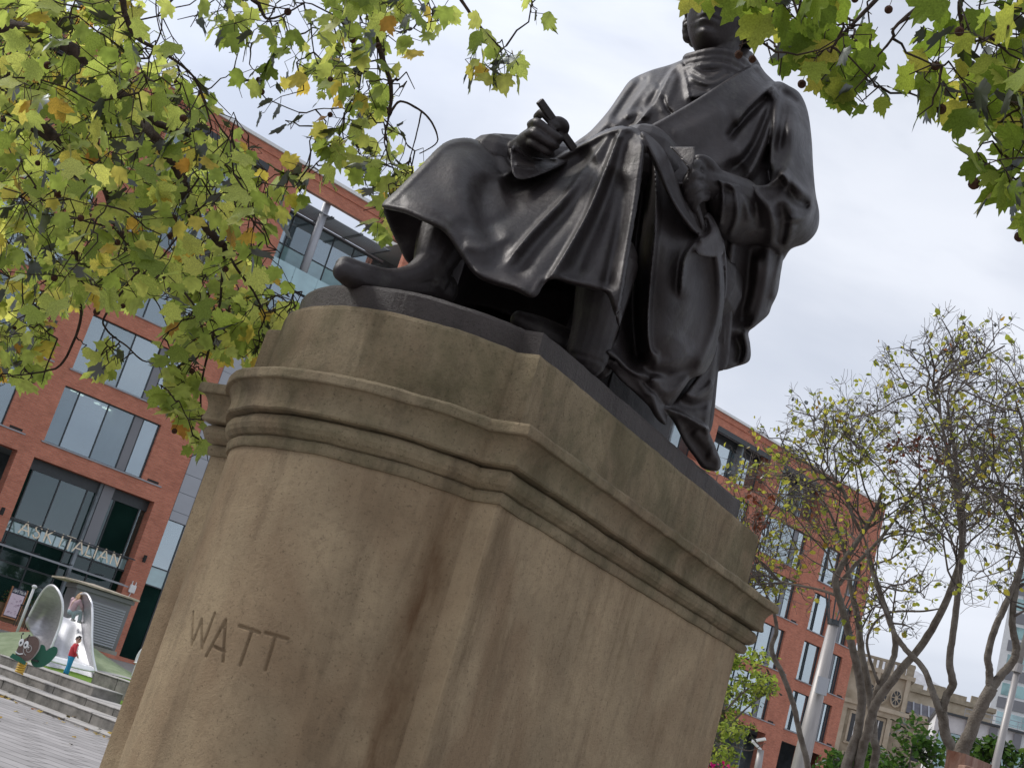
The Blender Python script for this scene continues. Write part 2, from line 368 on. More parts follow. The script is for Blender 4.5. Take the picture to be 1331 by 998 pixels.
def glass_mat(name, tint, refl=.35, dens=.55, rough=.03):
    m = bpy.data.materials.new(name); m.use_nodes = True; t = m.node_tree; n = t.nodes; l = t.links; out = n['Material Output']; n.remove(n['Principled BSDF'])
    tr = n.new('ShaderNodeBsdfTransparent'); tr.inputs[0].default_value = (.62, .74, .74, 1)
    df = n.new('ShaderNodeBsdfDiffuse'); gl = n.new('ShaderNodeBsdfGlossy'); gl.inputs['Roughness'].default_value = rough; gl.inputs[0].default_value = (.86, .95, 1, 1)
    ns = n.new('ShaderNodeTexNoise'); ns.inputs['Scale'].default_value = .35; ns.inputs['Detail'].default_value = 4; tcn = n.new('ShaderNodeTexCoord'); l.new(tcn.outputs['Object'], ns.inputs[0])
    rp = n.new('ShaderNodeValToRGB'); rp.color_ramp.elements[0].position = .4; rp.color_ramp.elements[1].position = .6
    rp.color_ramp.elements[0].color = (*[x*.7 for x in tint], 1); rp.color_ramp.elements[1].color = (*[x*1.3 for x in tint], 1); l.new(ns.outputs[0], rp.inputs[0]); l.new(rp.outputs[0], df.inputs[0])
    m1 = n.new('ShaderNodeMixShader'); m1.inputs[0].default_value = dens; l.new(tr.outputs[0], m1.inputs[1]); l.new(df.outputs[0], m1.inputs[2])
    lw = n.new('ShaderNodeLayerWeight'); lw.inputs[0].default_value = .55; ml = n.new('ShaderNodeMapRange'); ml.inputs[3].default_value = refl*.55; ml.inputs[4].default_value = min(1, refl*1.8); l.new(lw.outputs['Facing'], ml.inputs[0])
    oi = n.new('ShaderNodeObjectInfo'); mo = n.new('ShaderNodeMath'); mo.operation = 'MULTIPLY_ADD'; mo.inputs[1].default_value = .22; mo.inputs[2].default_value = -.11; l.new(oi.outputs['Random'], mo.inputs[0])
    ma = n.new('ShaderNodeMath'); ma.operation = 'ADD'; ma.use_clamp = True; l.new(ml.outputs[0], ma.inputs[0]); l.new(mo.outputs[0], ma.inputs[1])
    m2 = n.new('ShaderNodeMixShader'); l.new(ma.outputs[0], m2.inputs[0]); l.new(m1.outputs[0], m2.inputs[1]); l.new(gl.outputs[0], m2.inputs[2]); l.new(m2.outputs[0], out.inputs[0])
    MAT[name] = m; return m
GLASS = glass_mat('office glass', (.10, .15, .18), .42, .35)
GLASSD = glass_mat('dark shop glass', (.014, .040, .032), .04, .45)
AQUA = glass_mat('aqua spandrel glass', (.26, .42, .42), .25, .9)
office = empty('office_building', FP0, FANG, 'long red brick office building with grey framed windows running behind the monument', 'building')
ROOF = 29.45; FG = 1.30
OPEN = []      # (s0, s1, z0, z1)
ROWS = [(9.92, 12.83), (13.70, 16.66), (17.55, 20.45), (21.38, 24.2)]
WIN5 = [0, .87, 2.50, 3.96, 4.48, 5.35]        # mullion positions, panel between the 4th and 5th
def bays():
    b = []
    for k in range(-4, 1): b.append((-.05+7.5*k, 5.35+7.5*k, 'W'))
    for s in (17.5, 24.2, 30.9, 37.6): b.append((s, s+5.0, 'W'))
    b += [(44.9, 50.3, 'W'), (52.3, 57.5, 'W'), (59.9, 62.05, 'M'), (63.5, 64.95, 'N')]
    return b
BAYS = bays()
pane_cache = {}
def box_me(name, w_, h_, t_, m_):
    key = (name, round(w_, 3), round(h_, 3), round(t_, 3), m_.name)
    if key not in pane_cache: pane_cache[key] = MB().box(0, w_, 0, t_, 0, h_).mesh(name, m_)
    return pane_cache[key]
def piece(name, w_, h_, t_, m_, loc, parent):
    o = bpy.data.objects.new(name, box_me(name, w_, h_, t_, m_)); o.location = loc; return link(o, parent)
def window(s0, s1, z0, z1, kind, dep=.22, rnd=random):
    """one window: a part (frame mesh) with pane, panel and blind children"""
    W, H = s1-s0, z1-z0
    if kind == 'W': cuts = [x*W/5.4 for x in (0, .87, 2.50, 3.96, 4.48, 5.4)]; pan = 3
    elif kind == 'M': cuts = [0, .42*W, W]; pan = -1; cuts = [0, .30*W, .34*W+.1, W]; pan = -1
    elif kind == 'N': cuts = [0, .48*W, .78*W, W]; pan = 0
    else: cuts = list(np.linspace(0, W, max(2, int(W/1.5)+1))); pan = -1
    f = MB(); fw = .05
    f.box(0, W, dep-.06, dep+.06, 0, fw); f.box(0, W, dep-.06, dep+.06, H-fw, H)
    for c_ in cuts:
        x = min(max(c_, fw/2), W-fw/2); f.box(x-fw/2, x+fw/2, dep-.065, dep+.055, fw, H-fw)
    fo = f.build('window', FRAME, office, (s0, 0, z0))
    sill = MB().box(-.12, W+.12, -.07, dep-.07, -.07, 0.0).build('sill', SILL, fo)
    for i in range(len(cuts)-1):
        w_ = cuts[i+1]-cuts[i]-fw-.004
        if w_ < .08: continue
        if i == pan: piece('panel', w_, H-2*fw-.004, .05, GREY, (cuts[i]+fw/2+.002, dep-.05, fw+.002), fo)
        else:
            piece('pane', w_, H-2*fw-.004, .012, GLASS, (cuts[i]+fw/2+.002, dep-.006, fw+.002), fo)
            q = rnd.random()
            if q < .32:
                bh = H*rnd.choice((.3, .42, .42, .5, .9))
                piece('blind', w_, bh, .01, BLIND, (cuts[i]+fw/2, dep+.12, H-fw-bh), fo)
    return fo
def wall_open(ops, s0, s1, z0, z1, dep):
    """flat wall with rectangular openings and their reveals, local x = s, y = 0 at the face"""
    m = MB(); xs = sorted({s0, s1, *[o[0] for o in ops], *[o[1] for o in ops]}); zs = sorted({z0, z1, *[o[2] for o in ops], *[o[3] for o in ops]})
    xs = [x for x in xs if s0 <= x <= s1]; zs = [z for z in zs if z0 <= z <= z1]
    for i in range(len(xs)-1):
        for j in range(len(zs)-1):
            cx, cz = (xs[i]+xs[i+1])/2, (zs[j]+zs[j+1])/2
            if any(o[0] < cx < o[1] and o[2] < cz < o[3] for o in ops): continue
            m.quad((xs[i], 0, zs[j]), (xs[i+1], 0, zs[j]), (xs[i+1], 0, zs[j+1]), (xs[i], 0, zs[j+1]))
    for o in ops:
        a, b, c_, d = o[:4]; D = o[4] if len(o) > 4 else dep
        m.quad((a, 0, c_), (a, D, c_), (a, D, d), (a, 0, d)); m.quad((b, 0, c_), (b, 0, d), (b, D, d), (b, D, c_))
        m.quad((a, 0, c_), (b, 0, c_), (b, D, c_), (a, D, c_)); m.quad((a, 0, d), (a, D, d), (b, D, d), (b, 0, d))
    return m
S_END = 66.3
rw = random.Random(11)
for (a, b, k) in BAYS:
    rows = list(ROWS)
    for (c_, d) in rows:
        OPEN.append((a, b, c_, d, .34)); window(a, b, c_, d, k, rnd=rw)
# big openings: ground floor units, terrace, top loggias, atrium strip
for (a, b, k) in BAYS:
    if k == 'W': OPEN.append((a-.14, b+1.1 if a < 1 else b+.4, FG, 9.05, .75))
    else: OPEN.append((a, b, FG, 9.0, .34))
LOG = [(-31.2, -23.4), (-22.5, -16.6), (-15.0, -9.1), (-7.5, -1.6), (0, 6.0), (17.5, 23.5), (25, 31), (32.5, 38.5), (39.5, 43.8), (45.1, 51.4), (53.0, 58.5)]
for a, b in LOG: OPEN.append((a, b, 25.1, 28.35, 1.2))
OPEN.append((7.5, 15.9, FG, 22.6, .30)); OPEN.append((8.05, 15.9, 22.6, 28.2, .34))
wall = wall_open(OPEN, -34.0, S_END, FG-.6, ROOF-.12, .34)
wo = wall.build('wall', BRICK, office)
body = MB(); body.box(-34.0, 7.9, 5.0, 20, FG-.6, ROOF-1.2); body.box(16.1, S_END, 5.0, 20, FG-.6, ROOF-1.2); body.box(7.9, 16.1, 5.0, 20, FG-.6, 25.2)
body.box(S_END-.3, S_END, .002, 5.0, FG-.6, ROOF-.12)
body.build('rear_wall', BRICK, office)
MB().box(-34.1, S_END+.12, -.14, .5, ROOF-.12, ROOF+.06).build('coping', WHITE, office)
MB().box(-34.1, S_END+.10, -.06, .0, ROOF-.55, ROOF-.50).build('string_course', BRICK, office)
# floors and ceilings behind the glass
fl = MB()
for z in (9.2, 13.0, 16.85, 20.7, 24.5, 28.6):
    fl.box(-33.9, 7.9 , .36, 4.9, z, z+.45); fl.box(16.0, S_END-.35, .36, 4.9, z, z+.45)
fl.build('floor_slab', CEIL, office)
bk = MB(); bk.box(-33.9, 7.9, 4.7, 4.9, FG, 28.6); bk.box(16.0, S_END-.35, 4.7, 4.9, FG, 28.6)
for s in np.arange(-33.9, 66, 7.5):
    if not 6 < s < 17: bk.box(s, s+.15, .4, 4.8, FG, 28.6)
bk.build('inner_wall', INTW, office)
for s in (.9, 1.4, 2.6, 3.2, 3.4, 4.1):
    for z in (12.93, 9.13): MB().tube([(s, .9+s*.5, z), (s, .9+s*.5, z+.06)], .16, 10).build('ceiling_lamp', LAMP, office)
# brick offsets: thin ventilation slots beside the sills
for (a, b, k) in BAYS:
    for (c_, d) in ROWS[:3]:
        sl = MB().box(b+.30, b+.95, -.012, .03, c_+.02, c_+.14); sl.build('vent_slot', DARK, office)
        MB().box(b+.12, b+1.15, -.05, .01, c_-.07, c_-.005).build('slot_sill', SILL, office)
# loggia glazing on the top floor
for a, b in LOG:
    f = MB(); n_ = 4
    f.box(a, b, 1.0, 1.1, 27.5, 28.3); 
    for i in range(n_+1):
        x = a+(b-a)*i/n_; x = min(max(x, a+.04), b-.04); f.box(x-.035, x+.035, .98, 1.08, 25.12, 27.5)
    fo = f.build('window', FRAME, office)
    for i in range(n_): piece('pane', (b-a)/n_-.09, 2.36, .012, GLASS, (a+(b-a)*i/n_+.045, 1.02, 25.13), fo)
    MB().box(a+.01, b-.01, .05, .9, 28.2, 28.33).build('soffit_panel', GREYL, office)
    MB().box(a+.01, b-.01, .0, .12, 27.98, 28.34).build('lintel', FRAME, office)
# curtain wall strip 7.5 .. 15.9 with grey cladding panels
cwf = MB(); CX = [7.5+.03, 8.55, 10.0, 11.45, 12.9, 14.35, 15.87]
for x in CX: cwf.box(x-.03, x+.03, .12, .24, FG, 22.6)
for z in (5.05, 6.0, 8.5, 13.0, 16.8, 20.6, 22.57): cwf.box(7.55, 15.85, .10, .23, z-.03, z+.03)
cwo = cwf.build('curtain_wall', FRAME, office)
zz = [FG, 5.05, 6.0, 8.5, 9.0, 10.0, 11.0, 12.05, 13.0, 13.9, 14.9, 15.85, 16.8, 18.1, 19.35, 20.6, 21.6, 22.57]
for i in range(len(CX)-1):
    for j in range(len(zz)-1):
        h_ = zz[j+1]-zz[j]-.03; w_ = CX[i+1]-CX[i]-.066
        if zz[j] >= 8.5 and zz[j] < 17.9 and i < 2: piece('panel', w_+.03, h_+.01, .05, GREYL, (CX[i]+.02, .06, zz[j]+.01), cwo)
        else: piece('pane', w_, h_, .012, AQUA if zz[j] == 5.05 else (GLASSD if zz[j] < 5 else GLASS), (CX[i]+.033, .17, zz[j]+.015), cwo)
MB().box(7.6, 15.8, 2.5, 2.7, FG, 22.6).build('lobby_wall', INTW, office)
# terrace: recessed glazing, column, louvred sunshade
tf = MB(); TX = [8.05, 9.4, 10.85, 12.3, 13.75, 15.2]
YD = 2.1
for x in TX: tf.box(x-.03, x+.03, YD-.05, YD+.05, 20.7, 27.35)
for z in (22.8, 23.9, 25.4, 27.3): tf.box(8.05, 15.85, YD-.05, YD+.05, z-.03, z+.03)
tfo = tf.build('terrace_glazing', FRAME, office)
for i in range(len(TX)-1):
    for z0_, z1_, m_ in ((22.6, 23.87, AQUA), (23.93, 25.37, AQUA), (25.43, 27.27, GLASS)):
        piece('pane', TX[i+1]-TX[i]-.07, z1_-z0_, .012, m_, (TX[i]+.035, YD-.006, z0_), tfo)
MB().box(8.1, 15.8, YD+1.6, YD+1.7, 22.6, 27.3).build('lobby_wall', INTW, office)
MB().box(8.06, 15.88, YD, 5.1, 27.4, 27.5).build('terrace_roof', GREY, office)
rail = MB(); 
for i in range(5): rail.quad((8.1+1.56*i, .25, 22.7), (9.62+1.56*i, .25, 22.7), (9.62+1.56*i, .25, 23.9), (8.1+1.56*i, .25, 23.9))
rail.build('balustrade', AQUA, office)
cm = MB(); cm.smooth = True; cm.tube([(10.28, .5, 22.6), (10.28, .5, 28.2)], .24, 20); cm.build('column', GREYL, office)
lv = empty('louvre_canopy', (8.6, YD-.05, 27.48)); lv.parent = office
for (a, b) in ((0, 2.05), (2.12, 4.15), (4.22, 6.3)):
    MB().box(a, a+.05, -2.0, 0, -.03, .09).build('rail', FRAME, lv); MB().box(b-.05, b, -2.0, 0, -.03, .09).build('rail', FRAME, lv)
    for k in range(9): piece('slat', b-a-.11, .05, .13, SILL, (a+.055, -.2-k*.215, 0), lv)
# far end return of the facade, roof edge rail
rl = MB()
for s in np.arange(-33, 66, 1.6): rl.beam((s, 1.2, ROOF-.1), (s, 1.2, ROOF+.35), .04, .04)
rl.beam((-33, 1.2, ROOF+.35), (65.6, 1.2, ROOF+.35), .05, .05); rl.build('roof_rail', SILL, office)
# ---- restaurant unit
UX0, UX1 = -.19, 6.46
u = MB(); yd = .62
def fr(x0, x1, z0, z1, y=yd): u.box(x0, x1, y-.05, y+.05, z0, z1)
MX = [.19, 1.66, 3.13, 4.66, 6.06]
for x in MX: fr(x-.03, x+.03, FG, 8.5)
fr(UX0+.01, UX1-.01, 8.5, 9.04, yd-.02); fr(UX0+.01, UX1-.01, 5.92, 5.98); fr(UX0+.01, UX1-.01, 5.30, 5.38); fr(UX0+.01, UX1-.01, 3.95, 4.02); fr(UX0+.01, UX1-.01, 3.3, 3.35)
uo = u.build('shop_front', FRAME, office)
xs = [UX0+.02]+MX+[UX1-.02]
for i in range(len(xs)-1):
    for (z0_, z1_, m_) in ((5.99, 8.49, GLASSD), (5.385, 5.915, AQUA), (4.03, 5.29, GLASSD), (3.36, 3.94, GLASSD), (FG+.05, 3.29, GLASSD)):
        piece('pane', xs[i+1]-xs[i]-.066, z1_-z0_, .012, m_, (xs[i]+.033, yd, z0_), uo)
piece('panel', .60, 3.1, .10, GREY, (3.80, .42, 5.95), uo)
MB().box(UX0-.1, UX1-.1, -.42, -.30, 5.94, 6.0).build('sign_rail', FRAME, office)
cn = empty('canopy', (-7.6, -.1, 4.55)); cn.parent = office
for k in range(5): MB().box(0, 13.75, -1.1+k*.20, -1.02+k*.20, .0+k*.018, .06+k*.018).build('slat', SILL, cn)
for x in np.arange(.4, 13.6, 1.7): MB().box(x, x+.06, -1.1, .75, .14, .19).build('bracket', FRAME, cn)
# sign letters
STEMS = {'A': [((0,0),(.5,1)),((.5,1),(1,0)),((.2,.3),(.8,.3))], 'K': [((0,0),(0,1)),((0,.42),(.85,1)),((.2,.55),(.9,0))], 'I': [((0,0),(0,1))],
 'T': [((.5,0),(.5,1)),((0,1),(1,1))], 'L': [((0,1),(0,0)),((0,0),(.8,0))], 'N': [((0,0),(0,1)),((0,1),(.85,0)),((.85,0),(.85,1))],
 'S': [((.8,.86),(.55,1)),((.55,1),(.2,.95)),((.2,.95),(.08,.75)),((.08,.75),(.25,.57)),((.25,.57),(.65,.45)),((.65,.45),(.82,.25)),((.82,.25),(.65,.04)),((.65,.04),(.3,0)),((.3,0),(.05,.15))]}
LETM = mat('cream sign letters', (.72, .62, .48), .5, 0, .05, emit=(1, .85, .62, .05))
sign = empty('restaurant_sign', FP0+FDV*.30-FN*(-.36)+np.array([0, 0, 5.42]), FANG, 'raised cream letters ASK ITALIAN along the rail above the restaurant front', 'sign')
cx_ = .0; SX = .83; Wd = {'I': .0, 'T': .52, 'L': .45, 'N': .55, 'A': .62, 'S': .48, 'K': .5}
adv = {'A': .83, 'S': .72, 'K': .70, ' ': .30, 'I': .25, 'T': .60, 'L': .56, 'N': .6}
for ch in 'ASK ITALIAN':
    if ch != ' ':
        m = MB(); hh, ww = .58, (Wd[ch] or .5)*SX
        for a, b in STEMS[ch]:
            ax = (a[0]*ww if ch != 'I' else 0)+cx_; bx = (b[0]*ww if ch != 'I' else 0)+cx_
            d = Vector((bx-ax, 0, (b[1]-a[1])*hh)).normalized()*.03
            m.beam((ax-d.x, 0, a[1]*hh-d.z), (bx+d.x, 0, b[1]*hh+d.z), .058, .05, up=(0, -1, 0))
        m.build('letter', LETM, sign)
    cx_ += adv[ch]*SX
for x in (0, 1.6, 3.2, 4.8): MB().box(x, x+.03, .03, .25, .45, .49).build('bracket', FRAME, sign)
for (s, z, nm) in ((6.91, 6.2, 'wall_lamp'), (-.73, 6.11, 'wall_lamp')):
    l_ = empty(nm, FP0+FDV*s+FN*.002+np.array([0, 0, z]), FANG, 'small black cylinder wall lamp on the brick pier '+('right of the restaurant sign' if s > 0 else 'left of the restaurant sign'), 'wall lamp', 'lamps on the brick piers')
    MB().box(-.04, .04, -.1, 0, -.04, .04).build('bracket', FRAME, l_); MB().tube([(0, -.2, -.18), (0, -.2, .18)], .09, 14).build('lamp_body', DARK, l_)
al = empty('alarm_box', FP0+FDV*6.9+FN*.002+np.array([0, 0, 4.6]), FANG, 'white alarm box with two prongs on the brick pier beside the entrance', 'alarm box')
bevel(MB().box(-.17, .17, -.12, 0, -.2, .2).build('casing', WHITE, al), .03)
MB().tube([(-.1, -.06, .2), (-.1, -.06, .38)], .025, 8).build('prong', WHITE, al); MB().tube([(.1, -.06, .2), (.1, -.06, .38)], .025, 8).build('prong', WHITE, al); MB().tube([(0, -.06, -.2), (-.05, -.06, -.42)], .02, 8).build('cable', WHITE, al)
# ============================================================ seated bronze figure
def catmull(pts, closed=True, k=5):
    P = np.array(pts, float); n = len(P); out = []
    rng = range(n) if closed else range(n-1)
    for i in rng:
        p0 = P[(i-1) % n] if closed else P[max(i-1, 0)]; p1 = P[i]; p2 = P[(i+1) % n]; p3 = P[(i+2) % n] if closed else P[min(i+2, n-1)]
        for t in np.arange(k)/k:
            out.append(.5*((2*p1)+(-p0+p2)*t+(2*p0-5*p1+4*p2-p3)*t*t+(-p0+3*p1-3*p2+p3)*t**3))
    if not closed: out.append(P[-1])
    return np.array(out)
def seg_dist(X, Y, poly, closed=True):
    """distance of every grid point to a polyline, nearest point on it and the arc parameter (0..1)"""
    best = np.full(X.shape, 1e9); bx = X.copy(); by = Y.copy(); par = np.zeros(X.shape); n = len(poly); m = n if closed else n-1
    for i in range(m):
        x0, y0 = poly[i][:2]; x1, y1 = poly[(i+1) % n][:2]; dx, dy = x1-x0, y1-y0; L = dx*dx+dy*dy
        if L < 1e-9: continue
        t = np.clip(((X-x0)*dx+(Y-y0)*dy)/L, 0, 1); px, py = x0+t*dx, y0+t*dy; d = np.hypot(X-px, Y-py); k = d < best
        best = np.where(k, d, best); bx = np.where(k, px, bx); by = np.where(k, py, by); par = np.where(k, (i+t)/m, par)
    return best, bx, by, par
def inside(X, Y, poly):
    r = np.zeros(X.shape, bool); n = len(poly)
    for i in range(n):
        x0, y0 = poly[i][:2]; x1, y1 = poly[(i+1) % n][:2]
        if y0 == y1: continue
        c = ((y0 > Y) != (y1 > Y)) & (X < (x1-x0)*(Y-y0)/(y1-y0)+x0); r ^= c
    return r
def tps(ctrl):
    C = np.array(ctrl, float); n = len(C); S = 100.0; xy = C[:, :2]/S
    def U(r2): return np.where(r2 > 0, .5*r2*np.log(np.maximum(r2, 1e-12)), 0)
    K = U(((xy[:, None]-xy[None])**2).sum(-1))+np.eye(n)*.02
    A = np.zeros((n+3, n+3)); A[:n, :n] = K; A[:n, n] = 1; A[:n, n+1:] = xy; A[n, :n] = 1; A[n+1:, :n] = xy.T
    w_ = np.linalg.solve(A, np.concatenate([C[:, 2], [0, 0, 0]]))
    def f(X, Y):
        x = X/S; y = Y/S; r = w_[n]+w_[n+1]*x+w_[n+2]*y
        for i in range(n): r = r+w_[i]*U((x-xy[i, 0])**2+(y-xy[i, 1])**2)
        return r
    return f
def sheet(mb, out, ctrl, ridges=(), thick=.06, rnd=.05, step=2.0, sharp=False, edge=0.0):
    """a cloth or body form: outline and control depths measured from the camera station, closed at the back"""
    poly = np.array(out, float) if sharp else catmull(out)
    x0, y0 = poly.min(0)-step; x1, y1 = poly.max(0)+step
    xs = np.arange(x0, x1+step, step); ys = np.arange(y0, y1+step, step); X, Y = np.meshgrid(xs, ys)
    cxm, cym = (X[:-1, :-1]+X[1:, 1:])/2, (Y[:-1, :-1]+Y[1:, 1:])/2
    cell = inside(cxm, cym, poly)
    use = np.zeros(X.shape, bool)
    for a in (0, 1):
        for b in (0, 1): use[a:a+cell.shape[0], b:b+cell.shape[1]] |= cell
    full = np.ones(X.shape, bool)
    for a in (0, 1):
        for b in (0, 1):
            t = np.zeros(X.shape, bool); t[a:a+cell.shape[0], b:b+cell.shape[1]] = cell; full &= t
    D, bx, by, _ = seg_dist(X, Y, poly); bnd = use & ~full
    X = np.where(bnd, bx, X); Y = np.where(bnd, by, Y); D = np.where(bnd, 0, D)
    W = tps(ctrl)(X, Y); dm = D*W/FPX
    q = np.clip(dm/rnd, 0, 1); W = W+rnd*.8*(1-np.sqrt(np.clip(1-(1-q)**2, 0, 1)))
    if edge:      # thickened hem
        W = W-edge*np.exp(-((dm-.018)/.014)**2)
    for rdg in ridges:
        pts, amp, wid = rdg[:3]; side = rdg[3] if len(rdg) > 3 else 0
        pl = catmull(pts, False, 4); d, rx, ry, pr = seg_dist(X, Y, pl, False)
        fade = np.clip(pr/.18, 0, 1)*np.clip((1-pr)/.18, 0, 1) if not (len(rdg) > 4 and rdg[4]) else np.clip((1-pr)/.2, 0, 1)*1.0
        fade = fade*fade*(3-2*fade)
        if len(rdg) > 4 and rdg[4] == 2: fade = 1.0
        s_ = np.ones(X.shape)*wid
        if side:      # steep on one side
            k = np.zeros(X.shape)
            for i in range(len(pl)-1):
                dx, dy = pl[i+1]-pl[i]; L = math.hypot(dx, dy) or 1
                m_ = (np.abs(pr*(len(pl)-1)-i-.5) <= .5001); k = np.where(m_, ((X-pl[i][0])*dy-(Y-pl[i][1])*dx)/L, k)
            s_ = np.where(k*side > 0, wid*.38, wid*1.25)
        W = W-amp*fade*np.exp(-(d/s_)**2)
        if amp > 0 and side: W = W-min(.012, amp*.22)*fade*np.exp(-d/1.6)
    B = W+np.maximum(.012, thick*np.sqrt(np.clip(dm/max(rnd, .02), 0, 1)))
    idx = -np.ones(X.shape, int); iy, ix = np.nonzero(use); idx[iy, ix] = np.arange(len(iy)); nv = len(iy)
    def P(Wd):
        r = _f[None]+E1[None]*((X[iy, ix]-665.5)/FPX)[:, None]-E2[None]*((Y[iy, ix]-499)/FPX)[:, None]
        return O3+r*Wd[iy, ix][:, None]
    vs = np.concatenate([P(W), P(B)]).tolist(); fs = []; ed = {}
    for j, i in zip(*np.nonzero(cell)):
        a, b, c, d = idx[j, i], idx[j, i+1], idx[j+1, i+1], idx[j+1, i]
        fs.append((a, d, c, b)); fs.append((a+nv, b+nv, c+nv, d+nv))
        for e in ((a, d), (d, c), (c, b), (b, a)):
            if (e[1], e[0]) in ed: del ed[(e[1], e[0])]
            else: ed[e] = 1
    for (a, b) in ed: fs.append((b, a, a+nv, b+nv))
    mb.add(vs, [tuple(int(k) for k in f) for f in fs])
def ptube(mb, pts, n=16, sub=5, flat=1.0, balls=True):
    """limb through photo-measured points (u, v, depth, radius)"""
    P = catmull([list(dp(*p[:3]))+[p[3]] for p in pts], False, sub)
    mb.tube([p[:3] for p in P], [max(.004, p[3]) for p in P], n, True, flat)
    if balls:
        mb.ball(P[0][:3], P[0][3]*.98, 12, 8); mb.ball(P[-1][:3], P[-1][3]*.98, 12, 8)
def remesh(o, vox, smooth=3, fac=.5):
    m = o.modifiers.new('remesh', 'REMESH'); m.mode = 'VOXEL'; m.voxel_size = vox; m.use_smooth_shade = True
    if smooth:
        s = o.modifiers.new('smooth', 'SMOOTH'); s.iterations = smooth; s.factor = fac
    return o
# ---- bronze material
def bronze_mat():
    m = bpy.data.materials.new('dark bronze'); m.use_nodes = True; t = m.node_tree; n = t.nodes; l = t.links; b = n['Principled BSDF']
    g = n.new('ShaderNodeNewGeometry')
    def nz(sc, det=5, r=.6, scl=(1,1,1)):
        mp_ = n.new('ShaderNodeMapping'); mp_.inputs['Scale'].default_value = scl; l.new(g.outputs['Position'], mp_.inputs[0])
        x = n.new('ShaderNodeTexNoise'); x.inputs['Scale'].default_value = sc; x.inputs['Detail'].default_value = det; x.inputs['Roughness'].default_value = r; l.new(mp_.outputs[0], x.inputs[0]); return x.outputs[0]
    rp = n.new('ShaderNodeValToRGB'); rp.color_ramp.elements[0].position = .3; rp.color_ramp.elements[1].position = .72
    rp.color_ramp.elements[0].color = (.017, .013, .014, 1); rp.color_ramp.elements[1].color = (.040, .031, .030, 1); l.new(nz(3.2, 7, .65), rp.inputs[0])
    dr = n.new('ShaderNodeValToRGB'); dr.color_ramp.elements[0].position = .54; dr.color_ramp.elements[1].position = .72; dr.color_ramp.elements[0].color = (0,0,0,1); dr.color_ramp.elements[1].color = (.6,.6,.6,1)
    l.new(nz(7.5, 8, .75, (1, 1, .35)), dr.inputs[0])
    mx_ = n.new('ShaderNodeMixRGB'); mx_.inputs[2].default_value = (.078, .074, .060, 1); l.new(dr.outputs[0], mx_.inputs[0]); l.new(rp.outputs[0], mx_.inputs[1]); l.new(mx_.outputs[0], b.inputs['Base Color'])
    rr = n.new('ShaderNodeMapRange'); rr.inputs[1].default_value = .3; rr.inputs[2].default_value = .7; rr.inputs[3].default_value = .36; rr.inputs[4].default_value = .60; l.new(nz(5, 6, .7), rr.inputs[0]); l.new(rr.outputs[0], b.inputs['Roughness'])
    b.inputs['Metallic'].default_value = .35; b.inputs['Specular IOR Level'].default_value = .55
    bp = n.new('ShaderNodeBump'); bp.inputs['Strength'].default_value = .5; bp.inputs['Distance'].default_value = .010; l.new(nz(16, 7, .7), bp.inputs['Height']); l.new(bp.outputs[0], b.inputs['Normal'])
    MAT['bronze'] = m; return m
BRONZE = bronze_mat()
ZP = 3.345
statue = empty('bronze_statue', ped(.9, 1.4, 3.22), 0, 'dark bronze seated man in a long draped cloak on top of the pedestal', 'statue')
def schild(o):
    o.parent = statue; o.matrix_parent_inverse = Matrix.Translation(-statue.location); return o
pm = rings([(.19, 3.20), (.19, 3.325), (.196, 3.340), (.21, 3.345)], 2.93-.22); schild(pm.build('plinth', BRZP))
# ---------------- cloak and robe
ck = MB()
# skirt over both knees
sheet(ck, [(601,179),(622,183),(641,196),(657,211),(674,217),(700,212),(745,190),(785,169),(812,163),(832,170),(840,190),(832,250),(822,310),(813,372),(806,424),(797,405),(789,383),(775,378),(745,371),(720,363),(707,370),(699,384),(688,387),(668,378),(640,370),(617,358),(598,332),(578,303),(552,289),(524,277),(499,271),(497,264),(515,247),(545,217),(575,187)],
      [(601,182,6.42),(650,215,6.42),(680,222,6.46),(745,196,6.5),(812,168,6.34),(836,190,6.28),(598,215,6.18),(560,230,6.08),(520,255,5.95),(500,268,5.92),(552,286,5.78),(578,302,5.78),(610,260,6.0),(650,250,6.22),(700,245,6.25),(600,330,5.74),(640,368,5.66),(688,385,5.6),(650,310,5.86),(700,320,5.83),(745,290,5.96),(790,250,6.08),(745,370,5.72),(785,380,5.74),(800,330,5.9),(820,330,5.96),(806,420,5.86),(830,250,6.16),(760,225,6.22)],
      ridges=[([(660,226),(700,216),(745,194),(785,173),(815,167)], .045, 7, 1, 2),
              ([(650,250),(690,238),(735,222),(775,200)], -.10, 17, 0),
              ([(796,172),(765,212),(735,255),(692,300),(655,345)], .062, 8, -1),
              ([(770,222),(735,275),(690,325),(665,365)], -.050, 13, 0),
              ([(803,178),(785,225),(762,280),(728,340),(700,383)], .075, 7, -1, 1),
              ([(800,215),(782,270),(760,325),(742,365)], -.055, 13, 0),
              ([(822,175),(815,230),(797,300),(780,375)], .035, 10, 0),
              ([(836,190),(830,250),(818,320),(803,400)], .12, 13, 1, 2),
              ([(812,225),(806,280),(792,345),(788,378)], -.05, 9, 0),
              ([(600,190),(598,235),(615,300),(640,345)], .035, 18, 0),
              ([(640,225),(625,265),(640,310),(660,345)], -.045, 14, 0),
              ([(590,290),(625,295),(655,285),(680,262)], -.022, 9, 0),
              ([(600,318),(630,322),(668,300)], .02, 7, 0),
              ([(520,262),(560,268),(590,295)], .02, 9, 0),
              ([(612,352),(650,362),(690,378)], .02, 7, 0),
              ([(710,366),(750,366),(785,376)], .025, 7, 0),
              ], thick=.09, rnd=.055, edge=.018)
